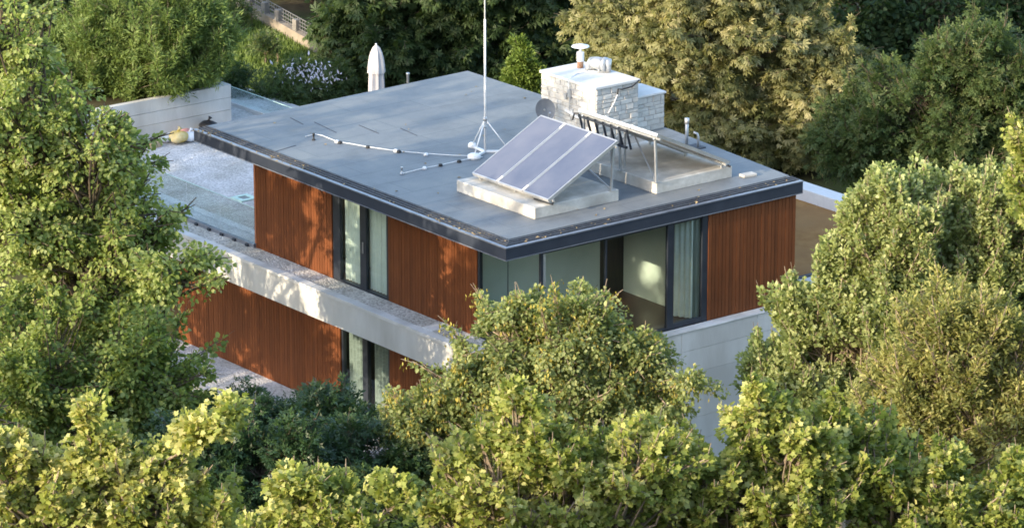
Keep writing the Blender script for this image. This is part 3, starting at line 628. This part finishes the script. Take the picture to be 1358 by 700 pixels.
# ------------------------------------------------------------------ foliage engine
TEMPL = {}
def templ(name, v, f): TEMPL[name] = (np.array(v, float), f)
templ('leaf', [(0, 0, 0), (.36, .30, .07), (.28, .70, .05), (0, 1, -.10), (-.28, .70, .05), (-.36, .30, .07)], [(0, 1, 2, 3), (0, 3, 4, 5)])
templ('slim', [(0, 0, 0), (.20, .45, .05), (0, 1, -.08), (-.20, .45, .05)], [(0, 1, 2), (0, 2, 3)])
templ('blade', [(0, 0, 0), (.10, .4, .0), (0, 1, -.12), (-.10, .4, .0)], [(0, 1, 2, 3)])
mp = [(0, 0), (.44, .06), (.36, .27), (.56, .60), (.27, .66), (0, 1.04)]
templ('maple', [(x, y, .16*abs(x)-.24*y*y-.22*x*x) for x, y in mp]+[(-x, y, .16*abs(x)-.24*y*y-.22*x*x) for x, y in mp[1:5]],
      [(0, 1, 2), (0, 2, 4, 5), (2, 3, 4), (0, 6, 7)[::-1], (0, 7, 9, 5)[::-1], (7, 8, 9)[::-1]])
pv = []; pf = []
for k, a in enumerate((-78, -40, 0, 40, 78)):
    L = (.72, .92, 1.0, .92, .72)[k]; d = np.array([math.sin(R(a)), math.cos(R(a))]); e = np.array([d[1], -d[0]]); w = .15*L
    i = len(pv); q = d*L*.6
    pv += [(0, 0, 0), (*(q+e*w), -.05), (*(d*L), -.30), (*(q-e*w), -.05)]; pf += [(i, i+1, i+2, i+3)]
templ('palm', pv, pf)
templ('comp', [(0, 0, 0), (.16, .25, .03), (0, .42, -.02), (-.16, .25, .03), (.10, .30, 0), (.42, .52, -.06), (.16, .62, -.03), (-.10, .30, 0), (-.16, .62, -.03), (-.42, .52, -.06), (.12, .74, -.04), (0, 1.05, -.16), (-.12, .74, -.04)],
      [(0, 1, 2, 3), (4, 5, 6), (7, 8, 9), (2, 10, 11, 12)])

def nrmz(a): return a/np.maximum(np.linalg.norm(a, axis=1, keepdims=True), 1e-9)
def leaf_mesh(name, tname, P, T, N, S, rnd, mat, parent):
    """one mesh of leaves: P base points, T tip directions, N face normals, S sizes, rnd tint"""
    tv, tf = TEMPL[tname]; n = len(P); k = len(tv)
    T = nrmz(T); N = nrmz(N-T*np.sum(N*T, 1, keepdims=True)); X = np.cross(T, N)
    V = P[:, None]+S[:, None, None]*(tv[None, :, 0:1]*X[:, None]+tv[None, :, 1:2]*T[:, None]+tv[None, :, 2:3]*N[:, None])
    V = V.reshape(-1, 3)
    idx = np.concatenate([np.array(f) for f in tf]); cnt = np.array([len(f) for f in tf])
    LI = (idx[None]+np.arange(n)[:, None]*k).ravel().astype(np.int32); CN = np.tile(cnt, n)
    ST = np.concatenate([[0], np.cumsum(CN)[:-1]]).astype(np.int32)
    me = bpy.data.meshes.new(name); me.vertices.add(len(V)); me.vertices.foreach_set('co', V.ravel().astype(np.float32))
    me.loops.add(len(LI)); me.loops.foreach_set('vertex_index', LI)
    me.polygons.add(len(CN)); me.polygons.foreach_set('loop_start', ST); me.update(calc_edges=True)
    a = me.attributes.new('rnd', 'FLOAT', 'FACE'); a.data.foreach_set('value', np.repeat(rnd, len(tf)).astype(np.float32))
    me.materials.append(MATS[mat])
    o = bpy.data.objects.new(name, me); C.objects.link(o)
    if parent is not None: o.parent = parent; o.location = -Vector(parent.location)
    return o

NL = []
STY = {   # leaf template, leaf size, leaves per spray, spray length / width / thickness, droop, up-shoot, density, leaders
 'linden': dict(t='leaf', s=.125, n=62, L=.46, W=.30, H=.15, droop=.55, shoot=.05, dens=1.0, mat='leaf_linden', bark='bark'),
 'maple':  dict(t='maple', s=.115, n=55, L=.33, W=.25, H=.17, droop=.12, shoot=.55, dens=.62, lead=2.3, mat='leaf_maple', bark='bark_light'),
 'ash':    dict(t='leaf', s=.105, n=66, L=.38, W=.26, H=.15, droop=.55, shoot=.10, dens=1.0, mat='leaf_ash', bark='bark_light', key=.10),
 'oak':    dict(t='leaf', s=.110, n=62, L=.38, W=.17, H=.17, droop=.0, shoot=.90, dens=1.0, lead=1.5, mat='leaf_oak', bark='bark_light'),
 'gold':   dict(t='slim', s=.135, n=74, L=.38, W=.20, H=.20, droop=.10, shoot=.70, dens=.95, lead=1.0, mat='leaf_gold', bark='bark_light'),
 'chest':  dict(t='palm', s=.20, n=38, L=.44, W=.36, H=.16, droop=.65, shoot=.05, dens=1.0, mat='leaf_chestnut', bark='bark'),
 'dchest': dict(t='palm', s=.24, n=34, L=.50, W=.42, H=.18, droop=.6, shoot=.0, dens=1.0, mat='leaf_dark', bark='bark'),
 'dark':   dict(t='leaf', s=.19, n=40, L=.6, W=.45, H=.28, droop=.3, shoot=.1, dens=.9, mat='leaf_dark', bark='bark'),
 'mid':    dict(t='comp', s=.21, n=38, L=.46, W=.26, H=.20, droop=.25, shoot=.45, dens=1.0, lead=.6, mat='leaf_mid', bark='bark'),
 'shrub':  dict(t='comp', s=.20, n=44, L=.36, W=.32, H=.18, droop=.2, shoot=.2, dens=1.1, lead=.2, mat='leaf_shrub', bark='bark'),
 'bamboo': dict(t='blade', s=.17, n=150, L=.55, W=.20, H=.20, droop=.35, shoot=.9, dens=1.2, lead=1.0, mat='leaf_bamboo', bark='bark_light'),
 'thuja':  dict(t='slim', s=.15, n=50, L=.22, W=.12, H=.10, droop=.2, shoot=.7, dens=1.4, lead=.6, mat='leaf_thuja', bark='bark'),
}
def sph(n):
    a = rng.normal(size=(n, 3)); return nrmz(a)
def tree(name, style, s, lobes, label, cat='tree', group=None, base=None, dens=1.0, scale=1.0, world=None, tint=0.0, zmin=None, trunk_r=None, mat=None):
    """lobes: (u, v, ru, rv[, ds]) measured in the photo at ground distance s; world: [(x,y,z,r,rz)] instead"""
    st = dict(STY[style]); L = []; D = []
    if world: D = [w[5] if len(w) > 5 else 1.0 for w in world]; L = [(np.array(w[:3], float), w[3], w[4]) for w in world]
    else:
        for lb in lobes:
            u, v, ru, rv = lb[:4]; ss = s+(lb[4] if len(lb) > 4 else 0); D.append(lb[5] if len(lb) > 5 else 1.0)
            k = 5253.0/ss; L.append((deep(u, v, ss), ru/k, rv/(k*.955)))
    cen = np.mean([l[0] for l in L], 0)
    if base is None: base = cen[:2]
    bx, by = float(base[0]), float(base[1]); bz = float(ground_z(bx, by)) if zmin is None else zmin
    root = thing(name, label, cat, (bx, by, bz), group)
    LL, WW, HH = st['L']*scale, st['W']*scale, st['H']*scale; rc = (LL*WW)**.5; CP = []; CO = []; CL = []; CS = []
    for li, (c, r, rz) in enumerate(L):
        rm = (r*r*rz)**(1/3); dm = D[li]; E_ = np.array([r, r, rz])
        ns_ = max(3, int(17*min(1.0, rm/1.2)*dm*dens)); sd = sph(ns_)
        sc = c+sd*E_*rng.uniform(.30, .84, (ns_, 1)); sr = rm*rng.uniform(.20, .40, ns_)+.12
        n1 = np.maximum(3, 4.2*sr*sr/(rc*rc)*st['dens']*dens*dm).astype(int)
        ix = np.repeat(np.arange(ns_), n1); d = nrmz(sph(len(ix))+sd[ix]*.75+np.array([0, 0, .15]))
        p = sc[ix]+d*(sr[ix]*rng.uniform(.45, 1.15, len(ix)))[:, None]
        z = rng.uniform(.75, 1.25, len(ix))
        n2 = max(2, int(4*rm*rm/(rc*rc)*.45*dens*dm)); d2 = sph(n2); p2 = c+d2*E_*(rng.uniform(.25, .98, (n2, 1)))
        pp, dd, zz = [p, p2], [d, d2], [z, np.full(n2, 1.0)]
        nl_ = int(st.get('lead', .5)*3.0*(rm/.55)**2*dm*dens)   # leading shoots that break the outline
        if nl_:
            g = sph(nl_*3); g = g[g[:, 2] > -.35][:nl_]; base_ = c+g*E_*rng.uniform(.86, 1.02, (len(g), 1))
            ax = nrmz(g*(1-.6*st['shoot'])+np.array([0, 0, .35+.9*st['shoot']])+rng.normal(0, .2, (len(g), 3)))
            ln_ = rng.uniform(.5, 1.25, len(g))*LL*1.5*min(1, rm/.8)
            for q_, sz in ((.0, .9), (.35, .75), (.7, .6), (1.0, .42)):
                pp.append(base_+ax*(ln_*q_)[:, None]); dd.append(ax); zz.append(np.full(len(g), sz))
        p = np.concatenate(pp); d = np.concatenate(dd); z = np.concatenate(zz); keep = np.ones(len(p), bool)
        for lj, (c2, r2, rz2) in enumerate(L):
            if lj != li: keep &= np.sum(((p-c2)/np.array([r2, r2, rz2]))**2, 1) > .30
        CP.append(p[keep]); CO.append(nrmz(d[keep])); CS.append(z[keep]); CL.append(np.full(int(keep.sum()), li))
    CP = np.concatenate(CP); CO = np.concatenate(CO); CL = np.concatenate(CL); cs = np.concatenate(CS)
    gz = ground_z(CP[:, 0], CP[:, 1]); k = CP[:, 2] > gz+.3; CP, CO, CL, cs = CP[k], CO[k], CL[k], cs[k]
    M = len(CP); nl = st['n']
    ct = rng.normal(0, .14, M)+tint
    rep = np.repeat(np.arange(M), np.maximum(6, (nl*cs**1.6*rng.uniform(.7, 1.2, M)).astype(int))); n = len(rep)
    sh, dr = st['shoot'], st['droop']
    axis = nrmz(CO*(1-.5*sh)+np.array([0, 0, 1])*(1.15*sh-.25*dr)+rng.normal(0, .28, (M, 3)))
    wide = nrmz(np.cross(axis, np.array([0, 0, 1.0])+rng.normal(0, .15, (M, 3)))); thin = nrmz(np.cross(wide, axis))
    thin *= np.where(thin[:, 2:3] < 0, -1, 1)
    q = sph(n)*(rng.random(n)**.36)[:, None]
    A, B, T_ = axis[rep], wide[rep], thin[rep]; c_ = cs[rep][:, None]
    al, be, th = q[:, 0:1], q[:, 1:2], q[:, 2:3]
    P = CP[rep]+A*(al+.25)*LL*c_+B*be*WW*c_*(1-.45*np.clip(al, -.2, 1))+T_*th*HH*c_-np.array([0, 0, 1])*dr*LL*c_*.55*(np.clip(al+.4, 0, 2)**2+.5*be*be)
    outw = B*be+T_*th
    N = nrmz(T_*(.75-.45*sh)+A*(.15+.45*sh)+outw*(.35+.4*sh)+np.array([-.14, -.10, .32])+rng.normal(0, .40, (n, 3)))
    T = outw*.9+A*(.45+.3*sh)*(.5+rng.random((n, 1)))-np.array([0, 0, 1])*dr*rng.random((n, 1))*1.1+rng.normal(0, .35, (n, 3))
    S = st['s']*scale*rng.triangular(.45, .9, 1.45, n)*(1-.18*np.clip(al[:, 0], 0, 1))
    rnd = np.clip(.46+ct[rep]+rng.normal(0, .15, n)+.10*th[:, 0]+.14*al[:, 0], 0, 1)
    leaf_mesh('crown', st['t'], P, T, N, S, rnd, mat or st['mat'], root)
    if st.get('key'):                                   # hanging yellow seed keys
        m_ = rng.random(M) < .55; cc = np.where(m_)[0]; rp = np.repeat(cc, 14); kk = len(rp)
        P2 = CP[rp]+rng.normal(0, .24, (kk, 3))*rc*1.4+CO[rp]*rc*.6-np.array([0, 0, .1])
        leaf_mesh('seed_key', 'slim', P2, rng.normal(0, .25, (kk, 3))+np.array([0, 0, -1.0]), rng.normal(0, 1, (kk, 3))+CO[rp], rng.uniform(.07, .13, kk), rng.random(kk), 'leaf_key', root)
    # trunk, limbs and twigs in one mesh
    tb = MB(); top = cen.copy(); H_ = max(2.0, float(max(l[0][2] for l in L))-bz)
    tr = trunk_r or max(.05, min(.32, .026*H_))
    fork = np.array([bx*.55+cen[0]*.45, by*.55+cen[1]*.45, bz+(min(l[0][2] for l in L)-bz)*.6])
    if fork[2] < bz+.3: fork[2] = bz+.3
    tb.tube([(bx, by, bz-.3), (bx+(fork[0]-bx)*.35, by+(fork[1]-by)*.3, bz+(fork[2]-bz)*.5), fork], [tr*1.25, tr*.95, tr*.8], 9)
    for li, (c, r, rz) in enumerate(L):
        start = fork
        if D[li] < .6:
            start = min((l2[0] for k2, l2 in enumerate(L) if D[k2] >= .6), key=lambda q: float(np.linalg.norm(q-c)))
            mid = start*.5+c*.5; tb.tube([start, mid, c], [.035, .026, .016], 5)
            for j in np.where(CL == li)[0]: tb.tube([mid*.4+c*.6, CP[j], CP[j]+axis[j]*LL*.8], [.012, .008, .004], 4, cap=False)
            continue
        mid = fork*.5+c*.5+rng.normal(0, .12, 3)*r+np.array([0, 0, .12*r]); r0 = tr*.55*min(1, r/1.6+.3)
        tb.tube([fork, mid, c], [r0, r0*.7, r0*.42], 6)
        ids = np.where(CL == li)[0]
        for j in ids:
            p = CP[j]; b0 = mid*(.4*rng.random())+c*1.0; b0 = c+(mid-c)*rng.random()*.7
            md = b0*.5+p*.5+rng.normal(0, .10, 3)*r+np.array([0, 0, -.05])
            w = max(.010, r0*.26); tb.tube([b0, md, p, p+axis[j]*LL*.9], [w, w*.7, w*.45, w*.25], 4, cap=False)
    tb.build('trunk', st['bark'], root, True)
    NL.append(n)
    return root
# --- left and foreground
tree('linden_tree', 'linden', 94.5, [(5, 50, 52, 70), (35, 150, 95, 80), (125, 195, 66, 46, -1), (40, 290, 120, 100), (165, 290, 62, 62, -.5), (155, 350, 80, 62, -1), (235, 355, 52, 30, -2), (120, 400, 110, 66), (265, 348, 28, 13, -2), (165, 215, 34, 24)],
     'big sunlit yellow-green tree covering the left edge of the terrace', dens=.74, tint=.12)
tree('linden_tree', 'linden', 91, [(40, 500, 120, 90), (170, 500, 95, 75), (215, 545, 48, 58), (110, 570, 110, 60)],
     'shaded darker green tree below the big sunlit tree at left', tint=-.06, dens=.8)
tree('maple_tree', 'maple', 69, [(60, 682, 86, 58), (180, 677, 78, 60), (130, 617, 30, 43), (124, 567, 16, 28), (275, 702, 54, 39), (5, 620, 37, 35), (205, 622, 24, 28), (262, 582, 22, 13, -1, 0.5), (300, 560, 24, 13, -1, 0.5)],
     'bright yellow-green maple in the bottom left foreground', tint=.14)
tree('maple_tree', 'maple', 66, [(425, 678, 48, 32), (455, 713, 69, 37), (375, 708, 41, 33), (395, 653, 24, 22), (528, 670, 16, 24, 0, 0.55)],
     'low yellow-green maple top at the bottom edge under the dark shrubs')
tree('dark_shrub', 'shrub', 90, [(335, 562, 46, 38), (300, 600, 56, 52)], 'dark green shrub left of the lower gravel strip', 'shrub', 'dark shrubs below the house')
tree('dark_shrub', 'shrub', 89.5, [(420, 556, 48, 34), (452, 574, 50, 40)], 'dark green shrub right in front of the lower wood wall', 'shrub', 'dark shrubs below the house')
tree('dark_shrub', 'shrub', 86, [(470, 622, 84, 46), (540, 650, 52, 50)], 'largest glossy dark shrub, left of the central tree', 'shrub', 'dark shrubs below the house')
tree('dark_shrub', 'shrub', 85, [(350, 630, 90, 60), (250, 620, 60, 50)], 'deeply shaded shrub behind the slender maple branch', 'shrub', 'dark shrubs below the house', tint=-.2)  # lowered tint puts deep shade into the leaf colour
tree('ash_tree', 'ash', 87, [(745, 449, 84, 46), (680, 449, 54, 40), (640, 507, 70, 46), (805, 487, 70, 54), (730, 532, 105, 70), (575, 562, 54, 50), (610, 617, 80, 70), (830, 555, 70, 56), (868, 517, 26, 26), (710, 632, 105, 66), (692, 415, 30, 15), (772, 417, 34, 15), (912, 509, 24, 12, -1, 0.55), (885, 539, 26, 16, -1, 0.55)],
     'rounded olive-green tree with yellow seed clusters before the house corner', tint=.11)  # raised tint adds sunlight this crown does not receive
tree('maple_tree', 'maple', 71, [(688, 552, 25, 38), (660, 642, 68, 53), (720, 602, 38, 38), (765, 632, 59, 40), (845, 634, 70, 46), (740, 697, 114, 46), (605, 702, 46, 30)],
     'light green maple top in front of the central olive tree', tint=.04)
tree('maple_tree', 'maple', 72, [(955, 636, 63, 40), (1008, 562, 28, 40), (1050, 594, 46, 38), (910, 682, 74, 40), (1045, 669, 87, 49)],
     'light green maple top below the pale concrete wall')
tree('maple_tree', 'maple', 73, [(1130, 618, 62, 46), (1185, 674, 88, 46), (1295, 692, 88, 38), (1090, 568, 30, 32), (1235, 646, 40, 34), (1345, 650, 36, 26)],
     'light green maple top in the bottom right corner', tint=-.08)  # lowered tint stands for shade on these leaves
tree('silver_tree', 'oak', 89, [(1190, 330, 62, 66), (1125, 350, 36, 44), (1090, 425, 55, 48), (1042, 402, 24, 24), (1165, 430, 75, 76), (1022, 490, 36, 30), (1172, 272, 30, 36), (1085, 515, 80, 56), (1150, 300, 30, 32)],
     'silvery green tree with upright shoots right of the wood wall', tint=.07)
tree('silver_tree', 'oak', 90, [(1232, 290, 54, 50), (1285, 275, 48, 40), (1335, 310, 66, 66), (1290, 390, 80, 70), (1225, 360, 56, 66), (1350, 430, 50, 70), (1215, 430, 44, 50)],
     'silvery green tree with upright shoots at the right picture edge', tint=.07)
tree('gold_tree', 'gold', 82, [(1270, 465, 70, 60), (1225, 520, 60, 56), (1320, 540, 70, 75), (1260, 585, 75, 52), (1250, 425, 40, 36), (1350, 480, 40, 50), (1180, 560, 48, 44)],
     'yellowish feathery tree with bare pale twigs at lower right', tint=.05)
tree('edge_tree', 'maple', 84, [(1375, 200, 30, 45), (1385, 260, 45, 40)], 'bright yellow leaves peeking in at the right edge')
# --- behind the house
tree('chestnut_tree', 'chest', 118, [(940, -50, 100, 60), (920, 20, 110, 60), (1000, 40, 100, 70), (870, 60, 80, 55), (960, 110, 105, 65), (1070, 90, 75, 65), (1030, 160, 95, 50), (1100, 140, 55, 50), (800, 15, 40, 30), (930, 170, 70, 50), (1010, 210, 90, 45)],
     'large sunlit chestnut tree with tan-green leaves behind the chimney')
tree('shaded_chestnut', 'dchest', 125, [(560, -40, 110, 60), (660, -30, 80, 50), (520, 30, 80, 55), (590, 60, 75, 55), (650, 30, 80, 60), (492, 55, 32, 34), (690, 90, 60, 50)],
     'chestnut tree with shade-darkened leaf colour behind the roof, left of the mast')  # dark leaf material stands in for shade on this crown
tree('shaded_chestnut', 'dchest', 127, [(750, -30, 80, 60), (740, 50, 70, 70), (770, 100, 50, 50), (720, 10, 60, 40)],
     'tree with shade-darkened leaf colour between the mast and the chimney', tint=-.05)
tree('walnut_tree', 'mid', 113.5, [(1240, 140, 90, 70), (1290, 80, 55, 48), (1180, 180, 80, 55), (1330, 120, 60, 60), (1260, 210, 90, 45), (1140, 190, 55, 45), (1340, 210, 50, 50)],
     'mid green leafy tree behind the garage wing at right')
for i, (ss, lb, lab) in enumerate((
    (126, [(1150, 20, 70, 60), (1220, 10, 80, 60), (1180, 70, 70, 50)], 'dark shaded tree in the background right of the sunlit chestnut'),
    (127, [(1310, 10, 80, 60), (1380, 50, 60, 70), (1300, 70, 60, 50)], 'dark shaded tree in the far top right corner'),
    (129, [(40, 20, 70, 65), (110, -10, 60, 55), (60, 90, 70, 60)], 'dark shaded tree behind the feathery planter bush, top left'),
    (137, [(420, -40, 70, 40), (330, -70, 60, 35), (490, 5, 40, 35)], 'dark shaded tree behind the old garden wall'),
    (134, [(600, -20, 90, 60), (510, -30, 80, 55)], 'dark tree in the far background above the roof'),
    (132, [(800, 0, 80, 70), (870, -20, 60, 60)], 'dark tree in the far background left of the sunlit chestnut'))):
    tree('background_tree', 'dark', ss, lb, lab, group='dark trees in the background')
tree('planter_bush', 'bamboo', 117.6, [(190, 33, 75, 48), (140, 63, 52, 45), (235, 58, 58, 52), (190, 80, 85, 42), (120, 43, 35, 30), (255, 88, 34, 30), (275, 33, 28, 30), (235, 80, 62, 26), (270, 76, 26, 22), (170, 96, 50, 20), (95, 93, 60, 30)],
     'feathery light green bush growing in the concrete planter', 'bush', zmin=1.0, trunk_r=.06)
tree('conifer_sapling', 'thuja', 121, [(693, 75, 10, 22), (693, 100, 20, 24), (694, 125, 26, 26)], 'small bright green conifer behind the roof, right of the mast', 'conifer', trunk_r=.05)

# --- garden behind: lawn, wall, fence, shrubs
def patch(name, pts, mat, lift, n=24):
    m = MB(); P = [np.array(p) for p in pts]; vs = []
    for i in range(n+1):
        for j in range(n+1):
            a, b = i/n, j/n; q = (P[0]*(1-a)+P[1]*a)*(1-b)+(P[3]*(1-a)+P[2]*a)*b
            vs.append((q[0], q[1], float(ground_z(q[0], q[1]))+lift))
    m.add(vs, [(i*(n+1)+j, (i+1)*(n+1)+j, (i+1)*(n+1)+j+1, i*(n+1)+j+1) for i in range(n) for j in range(n)]); return m.build(name, mat, None, True)
def gp(u, v):                                # photo point on the terrain
    d = ray(u, v); t = 60.0
    for _ in range(4000):
        p = CAM+d*t
        if p[2] < ground_z(p[0], p[1]): break
        t += .06
    return p
lawn = patch('lawn_ground', [gp(255, 140)[:2], gp(480, 120)[:2], gp(455, 60)[:2], gp(300, 5)[:2]], 'lawn', .05); lawn['kind'] = 'structure'
def grass(name, corner, n, label):
    P = [np.array(p) for p in corner]; a, b = rng.random(n), rng.random(n)
    q = (P[0][None]*(1-a)[:, None]+P[1][None]*a[:, None])*(1-b)[:, None]+(P[3][None]*(1-a)[:, None]+P[2][None]*a[:, None])*b[:, None]
    base = np.stack([q[:, 0], q[:, 1], ground_z(q[:, 0], q[:, 1])+.04], 1)
    T = rng.normal(0, .35, (n, 3))+np.array([0, 0, 1.0])
    o = leaf_mesh(name, 'blade', base, T, rng.normal(0, 1, (n, 3)), rng.uniform(.15, .42, n), np.clip(rng.normal(.35, .22, n), 0, 1), 'leaf_bamboo', None)
    o['kind'] = 'stuff'; tag(o, label, 'grass')
grass('grass', [gp(255, 140)[:2], gp(480, 120)[:2], gp(455, 60)[:2], gp(300, 5)[:2]], 26000, 'uneven green grass of the sloping garden behind the house')
wp = [gp(318, 22), gp(355, 42), gp(400, 68), gp(447, 95)]
t = thing('garden_wall', 'old tan garden wall descending the slope behind the house', 'wall', wp[1])
m = MB()
for a, b in zip(wp[:-1], wp[1:]):
    a, b = Vector(a), Vector(b); d = (b-a); d.z = 0; nn = Vector((-d.y, d.x, 0)).normalized()*.15
    vs = [a-nn-Vector((0, 0, .3)), b-nn-Vector((0, 0, .3)), b+nn-Vector((0, 0, .3)), a+nn-Vector((0, 0, .3)), a-nn+Vector((0, 0, .62)), b-nn+Vector((0, 0, .62)), b+nn+Vector((0, 0, .62)), a+nn+Vector((0, 0, .62))]
    m.add(vs, [(0, 3, 2, 1), (4, 5, 6, 7), (0, 1, 5, 4), (1, 2, 6, 5), (2, 3, 7, 6), (3, 0, 4, 7)])
m.build('masonry', 'old_wall', t)
W0, W1 = Vector(wp[0]), Vector(wp[-1])
for f in (.12, .28, .42, .60, .78, .95):
    q = W0.lerp(W1, f); q.z = float(ground_z(q.x, q.y)); m = MB(); m.box((q.x-.12, q.y-.12, q.z-.2), (q.x+.10, q.y+.10, q.z+.98)); m.build('pillar', 'old_post', t, bevel=.02)
t = thing('mesh_fence', 'low grey mesh fence on top of the old garden wall', 'fence', wp[1])
m = MB()
for k in range(42):
    q = W0.lerp(W1, k/41); z = float(ground_z(q.x, q.y)); m.bar((q.x+.05, q.y+.05, z+.6), (q.x+.05, q.y+.05, z+1.05), .02)
for h in (.68, .8, .92, 1.04):
    pts = [W0.lerp(W1, k/8) for k in range(9)]; m.tube([(q.x+.05, q.y+.05, float(ground_z(q.x, q.y))+h) for q in pts], .015, 5)
m.build('mesh_panel', 'wire_fence', t)
# saplings with stakes
for i, (u, v, l) in enumerate(((352, 95, 'young tree tied to a stake on the lawn, in front of the old wall'), (318, 45, 'young staked tree on the lawn beside the feathery bush'))):
    p = gp(u, v); ss = (p[0]-CAM[0])*HZ[0]+(p[1]-CAM[1])*HZ[1]
    r = tree('sapling', 'mid', ss, [(u, v-28, 13, 14), (u+3, v-38, 9, 9)], l, 'young tree', 'staked saplings', base=p[:2], scale=.7, trunk_r=.035)
    m = MB(); a = Vector(p)+Vector((.28, -.3, -.1)); m.tube([a, a+Vector((0, 0, 1.2))], .03, 6); m.build('stake', 'bark_light', r)
# flowering shrub and low shrubs between lawn and roof
for i, (u, v, ru, rv, ss, lab, mt) in enumerate((
    (410, 112, 48, 20, 122, 'shrub with white blossom spikes beside the lawn', 'leaf_mid'), (365, 128, 40, 16, 121, 'low green shrub just above the left roof edge', 'leaf_mid'),
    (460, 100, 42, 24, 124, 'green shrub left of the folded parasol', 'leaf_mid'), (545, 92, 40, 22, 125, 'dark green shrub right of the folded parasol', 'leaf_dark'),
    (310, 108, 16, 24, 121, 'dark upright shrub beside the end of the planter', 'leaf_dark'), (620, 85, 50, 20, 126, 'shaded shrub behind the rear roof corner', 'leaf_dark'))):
    tr_ = tree('garden_shrub', 'shrub', ss, [(u, v, ru, rv), (u+ru*.4, v+4, ru*.6, rv*.8)], lab, 'shrub', 'shrubs behind the roof', mat=mt, scale=.9)
    if i == 0:
        n = 150; P = np.array([deep(u+rng.normal(0, 22), v-12+rng.normal(0, 9), ss-1.2) for _ in range(n)])
        leaf_mesh('blossom', 'slim', P, rng.normal(0, .5, (n, 3))+np.array([0, 0, .6]), rng.normal(0, 1, (n, 3)), rng.uniform(.08, .17, n), rng.random(n), 'flower_white', tr_)

# --- trees standing left of the picture, which throw the dappled shade on house and roof
for i, (w, sty, lab) in enumerate((
    ([(-19, -1.2, 3.6, 2.6, 4.4), (-18.5, 1.0, .6, 2.2, 3.0), (-20, -2.2, 0.5, 2.2, 3.0), (-19, 2.6, 7.9, 2.0, 1.6, .25), (-21, 1.3, 8.0, 1.6, 1.5, .5)], 'linden', 'broad tree standing outside the picture left of the house front'),
    ([(-13, 13.6, 5.0, 2.6, 3.8), (-14.5, 17.5, 4.6, 2.8, 3.4), (-11.5, 12.8, 0.8, 2.0, 2.6), (-14, 20.6, 3.6, 2.2, 2.6), (-14, 9.6, 1.8, 2.2, 3.4), (-14.5, 10.7, 5.6, 1.7, 1.7), (-14.5, 10.0, 8.7, 1.9, 1.6, .36), (-15, 13.5, 8.8, 2.2, 1.4, .36)], 'linden', 'broad tree standing outside the picture left of the terrace'))):
    tree('shade_tree', sty, 0, None, lab, 'tree', 'trees left of the picture', world=w, dens=.58)

# ------------------------------------------------------------------ light
SUN_EL, SUN_AZ = R(15.5), math.atan2(.06, 1)         # travel direction in plan
d = Vector((math.cos(SUN_EL)*math.cos(SUN_AZ), math.cos(SUN_EL)*math.sin(SUN_AZ), -math.sin(SUN_EL)))
sl = bpy.data.lights.new('sun', 'SUN'); sl.energy = 7.5; sl.angle = R(.45); sl.color = (1.0, .84, .60)
so = bpy.data.objects.new('sun', sl); C.objects.link(so); so.rotation_euler = d.to_track_quat('-Z', 'Y').to_euler(); so.location = (-60, 0, 40)
wd = bpy.data.worlds.new('World'); scene.world = wd; wd.use_nodes = True
ns, ln = wd.node_tree.nodes, wd.node_tree.links
sky = ns.new('ShaderNodeTexSky'); sky.sky_type = 'NISHITA'; sky.sun_disc = False; sky.sun_elevation = SUN_EL
sky.sun_rotation = math.atan2(-d.x, -d.y)            # compass angle of the sun, clockwise from +Y
sky.air_density = 1.0; sky.dust_density = 1.5; sky.ozone_density = 1.0
bg = ns['Background']; bg.inputs[1].default_value = .68; ln.new(sky.outputs[0], bg.inputs[0])

scene.view_settings.view_transform = 'Standard'; scene.view_settings.look = 'None'; scene.view_settings.exposure = 0; scene.view_settings.gamma = 1
scene.render.engine = 'CYCLES'
scene.cycles.max_bounces = 8; scene.cycles.transparent_max_bounces = 16; scene.cycles.filter_width = 1.7
